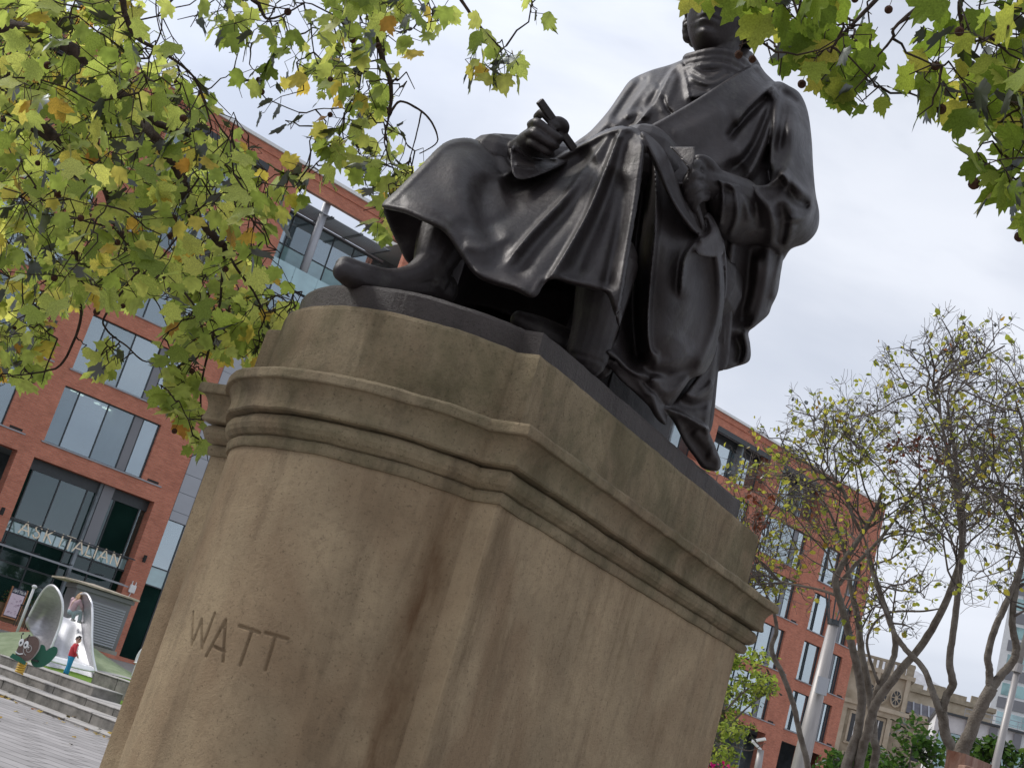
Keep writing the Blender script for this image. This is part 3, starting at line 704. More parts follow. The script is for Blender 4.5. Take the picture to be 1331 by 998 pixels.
# inner lining behind the right leg
sheet(ck, [(499,269),(530,272),(575,292),(600,330),(585,350),(556,352),(531,343),(517,318),(505,293)], [(499,269,5.98),(575,292,6.1),(531,343,6.18),(585,350,6.3),(517,305,6.15)], thick=.04, rnd=.03)
sheet(ck, [(560,300),(620,325),(700,372),(750,378),(750,445),(700,428),(640,402),(572,384)], [(560,300,6.5),(620,330,6.7),(750,380,6.9),(750,445,6.9),(572,384,6.5)], thick=.05, rnd=.02)  # added backing sheet standing in for the dark hollow under the skirt
# cloak falling from the left knee, deep hollow first
sheet(ck, [(834,180),(852,196),(872,235),(893,275),(915,303),(930,302),(938,330),(942,365),(941,400),(935,432),(929,462),(915,486),(897,494),(872,527),(858,522),(842,506),(818,486),(800,468),(786,456),(804,430),(812,370),(820,300),(830,235)],
      [(838,185,6.36),(856,205,6.34),(893,275,6.42),(915,303,6.45),(938,330,6.56),(942,380,6.66),(932,440,6.72),(915,486,6.66),(872,525,6.5),(842,506,6.38),(800,468,6.14),(788,456,6.08),(810,400,6.22),(826,300,6.30),(845,300,6.24),(845,400,6.26),(870,320,6.20),(880,400,6.26),(905,360,6.34),(910,430,6.46),(870,460,6.30),(845,462,6.28)],
      ridges=[([(842,195),(834,260),(826,330),(822,400),(826,460)], -.24, 13, 0, 2),
              ([(848,195),(853,250),(852,300),(846,360),(842,420),(846,456),(860,462)], .10, 9, 1, 1),
              ([(862,215),(872,260),(880,320),(884,390),(874,440)], -.035, 15, 0),
              ([(912,306),(893,330),(887,352),(884,390)], .075, 9, -1, 1),
              ([(930,315),(936,360),(934,410),(918,460),(896,492)], .08, 8, 0, 1),
              ([(905,325),(912,370),(905,420),(890,450)], -.05, 13, 0),
              ([(790,458),(815,478),(845,490),(868,494)], .06, 7, 0, 1),
              ([(808,470),(835,484),(875,486),(912,470)], -.04, 8, 0),
              ([(846,470),(872,473),(900,455)], .03, 8, 0),
              ([(842,490),(868,510),(900,494)], .05, 8, 0)], thick=.12, rnd=.045, edge=.012)
# hem on the plinth, pointed tail and the trailing end over the edge
sheet(ck, [(786,450),(805,460),(830,480),(862,500),(872,527),(868,538),(866,552),(858,549),(850,540),(842,527),(822,508),(806,494),(794,480),(780,468)],
      [(786,452,6.12),(862,500,6.5),(866,550,6.52),(822,505,6.3),(794,480,6.18),(845,520,6.36)], ridges=[([(800,470),(828,490),(850,520)], .05, 7, 0, 1), ([(850,515),(856,535),(866,550)], .05, 6, 0, 2)], thick=.10, rnd=.04)
sheet(ck, [(862,528),(885,515),(905,490),(925,462),(934,436),(931,480),(926,520),(922,556),(930,580),(937,600),(933,612),(914,609),(903,595),(889,575),(875,548)],
      [(862,528,6.52),(905,490,6.72),(934,440,6.84),(922,556,6.82),(936,600,6.98),(914,608,6.98),(889,575,6.78),(900,540,6.66)],
      ridges=[([(863,530),(890,540),(921,558)], .07, 5, 1, 2), ([(880,520),(900,528),(924,520)], -.07, 9, 0, 2), ([(890,510),(905,515),(926,500)], .04, 6, 0, 2), ([(885,555),(905,575),(925,590)], -.03, 9, 0), ([(900,560),(915,575),(928,600)], .03, 7, 0)], thick=.10, rnd=.035, edge=.012)
sheet(ck, [(880,480),(905,478),(930,450),(936,440),(932,500),(924,560),(905,570),(885,556),(872,530)], [(880,480,6.72),(930,450,6.92),(924,560,7.0),(885,556,6.84)], thick=.12, rnd=.03)
sheet(ck, [(922,375),(945,370),(952,400),(950,440),(945,476),(930,480),(920,450)], [(922,375,6.85),(950,400,6.95),(945,476,7.0),(925,460,6.95)], thick=.08, rnd=.02)
# narrow folds between the fall and the rear drape
sheet(ck, [(926,296),(938,305),(944,335),(945,375),(940,400),(937,430),(928,440),(930,390),(934,350),(930,320)], [(930,300,6.55),(944,340,6.6),(944,380,6.7),(934,430,6.76)], ridges=[([(940,310),(943,350),(941,395)], .04, 4, 0, 2)], thick=.06, rnd=.02)
# rear drape hanging from the arm
sheet(ck, [(905,270),(950,270),(1000,290),(1030,310),(1020,330),(1015,355),(1011,380),(1003,398),(998,410),(982,424),(973,432),(975,446),(976,462),(972,471),(958,476),(940,481),(934,474),(936,440),(938,400),(930,340)],
      [(915,285,6.7),(1000,300,7.1),(1025,315,7.15),(1012,370,7.2),(998,408,7.2),(974,440,7.15),(974,466,7.15),(940,478,7.05),(940,400,6.98),(960,350,6.98),(985,350,7.0)],
      ridges=[([(955,300),(948,360),(942,420),(940,470)], .06, 7, 0, 1), ([(975,310),(970,370),(958,430)], -.07, 11, 0), ([(1000,315),(996,360),(985,410),(972,432)], .06, 8, 0, 1), ([(1018,330),(1008,360),(1004,392)], .04, 6, 0, 1), ([(985,330),(982,370),(970,415)], .03, 6, 0), ([(955,440),(962,455),(960,472)], -.05, 6, 0, 2), ([(968,436),(970,455),(963,474)], .04, 5, 0, 2)], thick=.16, rnd=.05, edge=.015)
# chest under the open cloak
sheet(ck, [(905,68),(893,75),(872,84),(845,92),(820,104),(806,122),(790,145),(768,170),(738,198),(760,235),(850,270),(930,310),(1000,310),(1040,260),(1040,150),(1012,112),(975,86),(950,72)],
      [(893,80,7.42),(845,95,7.42),(820,108,7.42),(790,150,7.1),(745,196,6.85),(770,215,6.85),(850,240,6.75),(930,290,6.8),(1000,290,7.05),(1010,120,7.42),(960,80,7.45),(930,110,7.2),(870,140,7.0),(840,165,6.95),(930,180,6.98),(1000,200,7.1),(860,105,7.22)],
      ridges=[([(899,73),(880,84),(862,113),(850,135),(823,166)], .07, 7, -1, 2), ([(875,92),(858,118),(842,145)], -.04, 8, 0, 1),
              ([(888,84),(893,105),(897,126)], .05, 5, 1, 2), ([(845,95),(830,122),(812,150),(790,172)], .05, 8, 0, 1), ([(835,105),(815,130),(795,160)], -.05, 6, 0, 1), ([(822,108),(806,132),(785,165),(762,190)], .045, 6, 0, 1), ([(858,112),(842,128),(836,158)], .03, 6, 0), ([(812,152),(825,148),(836,144)], .03, 5, 0),
              ([(862,128),(866,140),(873,148)], -.035, 2.6, 0, 2), ([(880,95),(872,120),(858,150)], .02, 5, 0)], thick=.45, rnd=.10)
# the broad sash of the cloak across chest and shoulder
sheet(ck, [(833,171),(868,151),(904,130),(940,107),(968,90),(985,84),(996,96),(1012,110),(1030,118),(1044,136),(1040,200),(1010,250),(960,270),(925,262),(890,235),(862,200),(842,182)],
      [(835,173,6.62),(868,152,6.74),(904,131,6.88),(940,108,7.02),(968,90,7.24),(985,86,7.38),(1012,112,7.36),(1040,140,7.28),(1030,210,7.02),(1000,250,6.85),(925,260,6.62),(880,225,6.56),(855,190,6.58),(920,180,6.74),(960,140,6.95),(970,200,6.85),(990,120,7.12)],
      ridges=[([(834,172),(868,152),(904,131),(940,108),(968,91),(985,86)], .03, 3.5, 0, 2),
              ([(1004,112),(985,128),(965,150),(955,166)], .05, 4, 1, 1), ([(996,128),(975,146),(958,165),(950,176)], -.09, 6, 0, 2), ([(1006,116),(992,146),(975,185),(950,215)], .07, 6, 0, 1),
              ([(1000,135),(985,170),(965,205),(940,228)], -.07, 7, 0, 1), ([(1010,120),(1002,160),(985,205),(965,240)], .08, 6, 0, 1), ([(1012,140),(1005,180),(992,220)], -.08, 6, 0, 1),
              ([(870,175),(905,162),(945,140)], .025, 10, 0), ([(880,205),(920,190),(960,150)], -.03, 12, 0), ([(900,222),(935,210),(960,185)], .03, 8, 0), ([(915,240),(945,235),(970,215)], -.03, 8, 0)], thick=.25, rnd=.03, edge=.012)
# collar behind the neck
sheet(ck, [(938,92),(955,78),(972,66),(982,74),(990,92),(975,100),(945,112)], [(938,92,7.22),(972,68,7.5),(988,90,7.42),(945,110,7.1)], ridges=[([(940,98),(962,84),(976,72)], .03, 4, 0, 2)], thick=.12, rnd=.02)
sheet(ck, [(896,78),(915,90),(940,88),(965,62),(975,70),(960,95),(935,116),(900,128),(893,105)], [(896,80,7.3),(930,92,7.18),(968,66,7.42),(900,126,7.02),(935,112,7.08)], ridges=[([(902,90),(925,100),(958,76)], .03, 4, 0, 2), ([(900,102),(925,109),(950,96)], .025, 3, 0, 2), ([(900,112),(918,116)], -.02, 3, 0, 2)], thick=.2, rnd=.03)
# cravat wound round the neck
for (cu, cv, cd, r1, th_) in ((930,92,7.42,.165,.036), (932,82,7.42,.158,.034), (928,104,7.40,.185,.036)):
    c_ = V(dp(cu, cv, cd)); ring = [c_+Vector((math.cos(t)*r1, math.sin(t)*r1, .05*math.sin(t+.6)+.012*math.sin(3*t))) for t in np.linspace(0, 2*math.pi, 25)]
    ck.tube(ring, th_, 10)
# left sleeve: gathered shoulder, upper arm, elbow and forearm
sheet(ck, [(1000,112),(1012,106),(1026,112),(1040,122),(1050,145),(1055,180),(1057,215),(1060,250),(1065,278),(1062,300),(1048,316),(1028,324),(1016,340),(1004,330),(985,318),(955,318),(930,300),(922,282),(918,262),(925,238),(938,230),(958,236),(975,240),(1000,238),(1000,210),(1000,170),(996,140)],
      [(1005,118,7.22),(1026,118,7.28),(1048,150,7.22),(1056,200,7.12),(1064,280,7.05),(1045,312,7.05),(1010,335,7.08),(985,312,6.92),(940,300,6.62),(924,270,6.5),(930,240,6.46),(970,245,6.6),(1000,240,6.76),(1005,180,6.96),(1025,170,6.92),(1030,240,6.76),(1035,280,6.72),(990,275,6.6),(950,270,6.46)],
      ridges=[([(1015,112),(1008,150),(1002,195),(1000,225)], .06, 7, 0, 1), ([(1020,116),(1018,160),(1010,200)], -.03, 5, 0, 1), ([(1030,118),(1030,160),(1026,205),(1020,235)], .03, 7, 0), ([(1018,120),(1026,124),(1034,132)], -.05, 4, 0, 2),
              ([(928,233),(955,240),(985,240),(1005,236),(1016,226)], .07, 5, 1, 2), ([(1016,226),(1022,232),(1022,244)], .06, 4, 0, 2), ([(1022,244),(1035,262),(1054,268)], -.06, 6, 0, 1),
              ([(1020,228),(1040,245),(1060,262)], .055, 6, 0, 1), ([(1030,285),(1045,282),(1056,270)], .05, 5, 0, 2), ([(985,250),(1000,270),(1005,300),(1000,325)], .05, 7, 0, 1), ([(970,245),(982,270),(985,300)], -.05, 7, 0, 1),
              ([(1012,262),(1018,290),(1012,320)], -.05, 8, 0), ([(1028,290),(1026,308),(1020,322)], .04, 6, 0),
              ([(946,236),(956,250),(958,280),(950,305)], .035, 4, 0, 2), ([(936,234),(940,255),(936,290)], .03, 3, 0, 2), ([(960,242),(970,262),(974,290)], .03, 5, 0)], thick=.30, rnd=.09, edge=.0)
# lap cloth between the hands, rolled strip, papers
sheet(ck, [(835,176),(850,176),(868,188),(893,215),(903,240),(925,262),(925,300),(905,300),(880,262),(855,215)], [(838,180,6.44),(868,190,6.56),(900,240,6.52),(920,262,6.55),(915,300,6.6),(880,255,6.5)], thick=.15, rnd=.03)
sheet(ck, [(833,171),(848,179),(862,194),(874,218),(884,246),(894,272),(906,292),(916,305),(903,304),(890,292),(876,270),(862,242),(848,212),(838,190)], [(835,173,6.24),(862,196,6.24),(884,248,6.28),(912,303,6.36),(850,215,6.18),(890,292,6.3)],
      ridges=[([(836,176),(855,212),(875,262),(905,303)], .04, 5, 0, 2)], thick=.06, rnd=.025)
sheet(ck, [(914,282),(921,276),(930,288),(938,308),(940,330),(925,335),(905,330),(908,312),(917,302)], [(916,284,6.4),(930,290,6.44),(938,325,6.48),(908,325,6.26),(917,303,6.34)], ridges=[([(912,310),(925,305),(932,295)], .04, 6, 0, 2), ([(917,286),(919,300),(914,306)], -.05, 3, 0, 2)], thick=.08, rnd=.03)
# book and folds on the right thigh
sheet(ck, [(630,186),(645,186),(656,193),(664,188),(672,190),(668,205),(678,222),(650,225),(635,205)], [(632,188,6.5),(656,195,6.48),(672,192,6.5),(660,218,6.4)], ridges=[([(636,190),(655,200),(668,214)], -.03, 4, 0, 2), ([(668,188),(664,200),(672,216)], .04, 3.5, 0, 2)], thick=.12, rnd=.02)
cloak = ck.build('cloak', BRONZE); remesh(cloak, .0065, 1, .4); schild(cloak)
# ---------------- body: neck, head, arms, hands, legs, shoes, chair mass, unseen light-blocking panels
bd = MB()
ptube(bd, [(935,120,7.5,.17),(930,98,7.42,.125),(934,70,7.45,.115),(940,40,7.5,.12)])
# right leg and shoe
ptube(bd, [(592,280,6.32,.11),(579,305,6.10,.125),(566,335,5.98,.100),(560,352,5.96,.085),(560,366,5.96,.09)])
ptube(bd, [(572,376,6.02,.085),(555,372,5.96,.085),(530,372,5.88,.070),(505,370,5.80,.062),(478,366,5.72,.060),(458,359,5.64,.056),(446,353,5.60,.046)], flat=.95)
ptube(bd, [(562,345,5.95,.085),(538,360,5.88,.062),(505,364,5.80,.05),(470,354,5.70,.045),(449,347,5.63,.047)])
# left leg and shoe
ptube(bd, [(792,340,6.2,.14),(782,385,6.16,.125),(772,430,6.12,.105),(762,465,6.1,.10)])
ptube(bd, [(775,470,6.3,.09),(745,455,6.25,.085),(715,438,6.2,.075),(688,424,6.16,.062),(675,416,6.14,.045)])
# right arm
ptube(bd, [(845,140,7.6,.15),(805,185,7.35,.14),(775,215,7.0,.13),(735,215,6.75,.11),(700,205,6.55,.085),(682,196,6.46,.07)])
ptube(bd, [(664,206,6.58,.065),(676,194,6.5,.058),(690,184,6.42,.062),(702,180,6.38,.068),(712,181,6.38,.058)])
for k, (kn, mid, tip, r) in enumerate((((698,152,6.40),(706,147,6.30),(724,165,6.27),.022), ((690,162,6.38),(698,160,6.27),(724,178,6.25),.023), ((687,174,6.38),(694,173,6.26),(718,188,6.25),.023), ((687,186,6.40),(693,186,6.29),(712,198,6.28),.021))):
    ptube(bd, [(*kn, r*.9), (*mid, r*1.05), ((mid[0]+tip[0])/2, (mid[1]+tip[1])/2, mid[2]-.012, r), (*tip, r*.92), (tip[0]+5, tip[1]+2, tip[2]+.07, r*.8)], n=12)
ptube(bd, [(720,186,6.40,.028),(729,176,6.34,.026),(733,165,6.30,.028),(727,158,6.28,.025),(718,157,6.29,.019)], n=12)
# left hand
ptube(bd, [(960,262,6.72,.12),(940,250,6.6,.10),(922,240,6.52,.085),(908,236,6.46,.075),(900,244,6.44,.06)])
for (a, b, c_, d, r) in (((915,222,6.44),(906,214,6.38),(899,224,6.36),(895,240,6.38),.024), ((912,232,6.42),(902,228,6.34),(894,238,6.34),(892,252,6.38),.026), ((914,245,6.42),(903,244,6.34),(896,252,6.34),(896,264,6.38),.026), ((918,256,6.44),(908,258,6.36),(902,266,6.36),(903,276,6.40),.023)):
    ptube(bd, [(*a, r), (*b, r*1.08), (*c_, r), (*d, r*.85)], n=12)
ptube(bd, [(930,226,6.50,.035),(920,214,6.44,.034),(911,208,6.42,.028),(904,207,6.43,.02)], n=12)
# torso, chair mass and added panels that shut light out under the skirt
def blk(a0, a1, b0, b1, z0, z1):
    p = [ped(a, b, z) for z in (z0, z1) for a, b in ((a0,b0),(a1,b0),(a1,b1),(a0,b1))]
    bd.add(p, [(0,1,2,3),(7,6,5,4),(4,5,1,0),(5,6,2,1),(6,7,3,2),(7,4,0,3)])
blk(.48, 1.28, 1.30, 2.05, ZP-.03, 4.18); blk(1.10, 1.22, .70, 1.32, ZP-.03, 4.1); blk(.55, 1.20, .75, 1.32, 3.98, 4.10)  # chair block, then an added side wall and cover that block light
bd.ball(ped(.62, 1.75, 4.75), 1, 24, 16, (.46, .40, .72)); bd.ball(ped(.62, 1.65, 4.25), 1, 20, 12, (.5, .5, .35))
ptube(bd, [(880,300,7.0,.26),(850,240,6.75,.22),(835,205,6.58,.17)]); ptube(bd, [(790,260,7.1,.25),(700,230,6.8,.2),(640,215,6.6,.16)])
# head, built round its own axes
HC = V(dp(937, 23, 7.50)); hf = V(O3)-HC; hf.z = 0; hf.normalize(); hf = Matrix.Rotation(R(-20), 3, 'Z') @ hf     # facing
hr = Vector((0, 0, 1)).cross(hf); hu = Vector((0, 0, 1))            # hr: the figure's left
def hp(x, y, z): return HC+hr*x+hf*y+hu*z
S_ = 2.34
def head():
    nu, nv = 96, 72; vs = []; fs = []
    g = lambda x, c, s: math.exp(-((x-c)/s)**2)
    for i in range(nv+1):
        ph = -math.pi/2+math.pi*i/nv
        for j in range(nu):
            th = 2*math.pi*j/nu
            x, y, z = math.cos(ph)*math.sin(th), math.cos(ph)*math.cos(th), math.sin(ph)
            X, Y, Z_ = x*.078, y*.095, z*.118
            if Z_ < 0: X *= 1-.30*(-z)**1.5*(.5+.5*max(y, 0)); Y += .012*(-z) if y > 0 else .0
            if y > 0:
                fy = y
                Y += .022*g(X, 0, .013)*g(Z_, -.018, .020)*fy + .010*g(X, 0, .009)*g(Z_, .012, .022)*fy      # nose
                Y += .008*g(X, .012, .007)*g(Z_, -.030, .008)+.008*g(X, -.012, .007)*g(Z_, -.030, .008)
                Y += .006*g(Z_, .030, .010)*g(X, 0, .05)*fy                                                  # brow
                Y -= .013*(g(X, .031, .015)+g(X, -.031, .015))*g(Z_, .010, .012)                             # eye sockets
                Y += .007*(g(X, .031, .011)+g(X, -.031, .011))*g(Z_, .009, .007)
                Y += .006*(g(X, .045, .018)+g(X, -.045, .018))*g(Z_, -.018, .018)                            # cheekbones
                Y += .007*g(X, 0, .022)*g(Z_, -.053, .0055)+.006*g(X, 0, .020)*g(Z_, -.066, .006)            # lips
                Y -= .006*g(X, 0, .026)*g(Z_, -.0595, .0028)+.004*g(X, 0, .02)*g(Z_, -.078, .006)
                Y += .013*g(X, 0, .024)*g(Z_, -.096, .014)                                                   # chin
                Y -= .004*(g(X, .026, .008)+g(X, -.026, .008))*g(Z_, -.048, .018)
            vs.append(hp(X*S_, Y*S_, Z_*S_))
    for i in range(nv):
        for j in range(nu): fs.append((i*nu+j, i*nu+(j+1) % nu, (i+1)*nu+(j+1) % nu, (i+1)*nu+j))
    fs.append(tuple(range(nu-1, -1, -1))); fs.append(tuple(nv*nu+j for j in range(nu)))
    bd.add(vs, fs)
head()
for s in (-1, 1):          # ears: rim and lobe
    pts = [hp(s*(.076+.006*math.sin(t))*S_, (-.004-.016*math.cos(t))*S_, (.004+.030*math.sin(t))*S_) for t in np.linspace(-1.9, 2.6, 9)]
    bd.tube(pts, .0065*S_, 8); bd.ball(hp(s*.078*S_, .002*S_, -.028*S_), .009*S_, 8, 6)
body_o = bd.build('body', BRONZE); remesh(body_o, .007, 1, .5); schild(body_o)
hb = MB(); rh = random.Random(5)
for k in range(420):       # curly hair: cap, sides, nape
    th = rh.uniform(0, 2*math.pi); ph = rh.uniform(-.35, 1.45); y = math.cos(ph)*math.cos(th)
    if y > .35 and ph < .62: continue
    if ph < .05 and y > -.05 and rh.random() < .8: continue
    c_ = hp(math.cos(ph)*math.sin(th)*.083*S_, y*.100*S_, math.sin(ph)*.124*S_); hb.ball(c_, rh.uniform(.011, .019)*S_, 8, 6)
for s in (-1, 1):
    for k in range(16): hb.ball(hp(s*(.080+rh.uniform(-.004, .012))*S_, rh.uniform(-.02, .03)*S_, rh.uniform(.02, .07)*S_), rh.uniform(.010, .016)*S_, 8, 6)
hair = hb.build('hair', BRONZE); remesh(hair, .011, 1, .5); schild(hair)
ck = MB(); ck.smooth = False
sheet(ck, [(880,241),(892,238),(903,252),(912,276),(917,300),(911,306),(897,290),(888,268)], [(882,242,6.34),(892,240,6.36),(914,300,6.39),(895,275,6.34)], ridges=[([(885,243),(898,265),(910,298)], -.02, 3, 0, 2)], thick=.03, rnd=.012)
schild(ck.build('paper', BRONZE))
ck = MB(); ck.smooth = False
sheet(ck, [(871,191),(903,191),(904,204),(900,222),(895,238),(892,236),(895,219),(884,205)], [(872,192,6.34),(903,192,6.26),(895,238,6.24),(895,215,6.22)], thick=.012, rnd=.008, sharp=True, step=1.5, ridges=[([(873,193),(895,219)], .01, 3, 0, 2)])
schild(ck.build('paper', BRONZE))
ck = MB(); ck.smooth = False
sheet(ck, [(667,189),(684,200),(705,206),(744,206),(700,228),(672,232),(664,212)], [(668,192,6.34),(700,206,6.40),(740,206,6.5),(672,228,6.22),(700,226,6.28)], ridges=[([(669,198),(690,209),(720,210)], -.03, 3, 0, 2), ([(672,214),(695,218)], .02, 3, 0, 2)], thick=.15, rnd=.012)
schild(ck.build('book', BRONZE))
pn = MB(); a_, b_ = dp(701, 131, 6.24), dp(746, 194, 6.34); pn.beam(a_, b_, .036, .028, up=(0, 1, 0)); schild(bevel(pn.build('drawing_instrument', BRONZE), .005))
# ============================================================ trees
def leaf_mat(name, cols, trans=.5):
    m = bpy.data.materials.new(name); m.use_nodes = True; t = m.node_tree; n = t.nodes; l = t.links; out = n['Material Output']; n.remove(n['Principled BSDF'])
    g = n.new('ShaderNodeNewGeometry'); oi = n.new('ShaderNodeObjectInfo'); a = n.new('ShaderNodeMath'); a.operation = 'ADD'; f = n.new('ShaderNodeMath'); f.operation = 'FRACT'
    l.new(g.outputs['Random Per Island'], a.inputs[0]); l.new(oi.outputs['Random'], a.inputs[1]); l.new(a.outputs[0], f.inputs[0])
    rp = n.new('ShaderNodeValToRGB'); e = rp.color_ramp.elements
    e[0].position = cols[0][0]; e[0].color = (*cols[0][1], 1); e[1].position = cols[-1][0]; e[1].color = (*cols[-1][1], 1)
    for p_, c_ in cols[1:-1]: x = e.new(p_); x.color = (*c_, 1)
    l.new(f.outputs[0], rp.inputs[0])
    tc_ = n.new('ShaderNodeTexCoord'); ns = n.new('ShaderNodeTexNoise'); ns.inputs['Scale'].default_value = 22; ns.inputs['Detail'].default_value = 4
    l.new(tc_.outputs['Object'], ns.inputs[0]); mr = n.new('ShaderNodeMapRange'); mr.inputs[1].default_value = .3; mr.inputs[2].default_value = .7; mr.inputs[3].default_value = .72; mr.inputs[4].default_value = 1.2; l.new(ns.outputs[0], mr.inputs[0])
    hs = n.new('ShaderNodeHueSaturation'); l.new(mr.outputs[0], hs.inputs['Value']); l.new(rp.outputs[0], hs.inputs['Color'])
    df = n.new('ShaderNodeBsdfDiffuse'); tl = n.new('ShaderNodeBsdfTranslucent'); gl = n.new('ShaderNodeBsdfGlossy'); gl.inputs['Roughness'].default_value = .45; gl.inputs[0].default_value = (.18, .19, .18, 1)
    br = n.new('ShaderNodeMixRGB'); br.blend_type = 'MULTIPLY'; br.inputs[0].default_value = 1; br.inputs[2].default_value = (1.30, 1.32, .88, 1); l.new(hs.outputs[0], br.inputs[1])
    l.new(hs.outputs[0], df.inputs[0]); l.new(br.outputs[0], tl.inputs[0])
    m1 = n.new('ShaderNodeMixShader'); m1.inputs[0].default_value = trans; l.new(df.outputs[0], m1.inputs[1]); l.new(tl.outputs[0], m1.inputs[2])
    fr_ = n.new('ShaderNodeFresnel'); fr_.inputs[0].default_value = 1.22; m2 = n.new('ShaderNodeMixShader'); l.new(fr_.outputs[0], m2.inputs[0]); l.new(m1.outputs[0], m2.inputs[1]); l.new(gl.outputs[0], m2.inputs[2]); l.new(m2.outputs[0], out.inputs[0])
    MAT[name] = m; return m
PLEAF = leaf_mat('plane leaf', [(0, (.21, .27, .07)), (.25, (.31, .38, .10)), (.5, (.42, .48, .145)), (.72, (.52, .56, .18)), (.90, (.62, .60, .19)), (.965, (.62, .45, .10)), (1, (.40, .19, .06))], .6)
PLEAFR = leaf_mat('green plane leaf', [(0, (.14, .20, .035)), (.35, (.20, .27, .045)), (.65, (.26, .33, .06)), (.9, (.36, .39, .08)), (1, (.52, .46, .10))], .55)  # darker, greener leaf colours for the right tree
BARK = mat('plane twig bark', (.045, .030, .022), .85, 0, .5, 20, .6, 80, .2)
BARKG = mat('grey mottled bark', (.105, .085, .068), .85, 0, .5, 9, .7, 70, .2, col2=(.23, .205, .175))
SEEDM = mat('seed ball', (.075, .035, .022), .9, 0, .4, 60, .8, 150, .2)
LOBES = [(-150, .44), (-128, .66), (-114, .60), (-100, .74), (-92, .62), (-82, .66), (-70, .80), (-62, .98), (-54, .80), (-42, .78), (-33, .60), (-25, .76), (-17, .92), (-9, .90), (0, 1.16), (9, .90), (17, .92), (25, .76), (33, .60), (42, .78), (54, .80), (62, .98), (70, .80), (82, .66), (92, .62), (100, .74), (114, .60), (128, .66), (150, .44)]
def leaf_shape(rnd, kind=0):
    """leaf lying in local xy, stalk at the origin, tip along +y, length about 1"""
    pts = []; curl = rnd.uniform(-.25, .35); fold = rnd.uniform(.05, .32); tw = rnd.uniform(-.2, .2)
    def zf(x, y): return fold*abs(x)*.7 - curl*(y-.35)**2*.9 - .18*max(0, abs(x)-.35) + tw*x*y + .05*math.sin(7*x+3*y)
    vs = [(0, .30, zf(0, .30)-.03), (0, 0, 0)]
    for a, r in LOBES:
        r *= rnd.uniform(.88, 1.10); a_ = R(a+rnd.uniform(-4, 4)); x, y = math.sin(a_)*r*.62, .30+math.cos(a_)*r*.62
        vs.append((x, y, zf(x, y)))
    n = len(LOBES)
    # midway ring gives each lobe a raised vein
    fs = []
    for i in range(n-1): fs.append((0, 2+i+1, 2+i))
    fs.append((0, 2, 1)); fs.append((0, 1, 2+n-1))
    return vs, fs
rl_ = random.Random(21)
SHAPES = [leaf_shape(rl_) for _ in range(7)]
def leaf_frame(p, tip, nrm, size):
    t = tip.normalized(); n_ = (nrm-t*nrm.dot(t))
    if n_.length < 1e-3: n_ = t.orthogonal()
    n_.normalize(); x = t.cross(n_)
    m = Matrix.Identity(4)
    for i in range(3): m[i][0], m[i][1], m[i][2], m[i][3] = x[i]*size, t[i]*size, n_[i]*size, p[i]
    return m
def in_poly(x, y, poly):
    r = False; n = len(poly)
    for i in range(n):
        x0, y0 = poly[i]; x1, y1 = poly[(i+1) % n]
        if (y0 > y) != (y1 > y) and x < (x1-x0)*(y-y0)/(y1-y0)+x0: r = not r
    return r
def pj(P):
    d = np.array(P)-O3; k = d@_f; return 665.5+FPX*(d@E1)/k, 499-FPX*(d@E2)/k, k
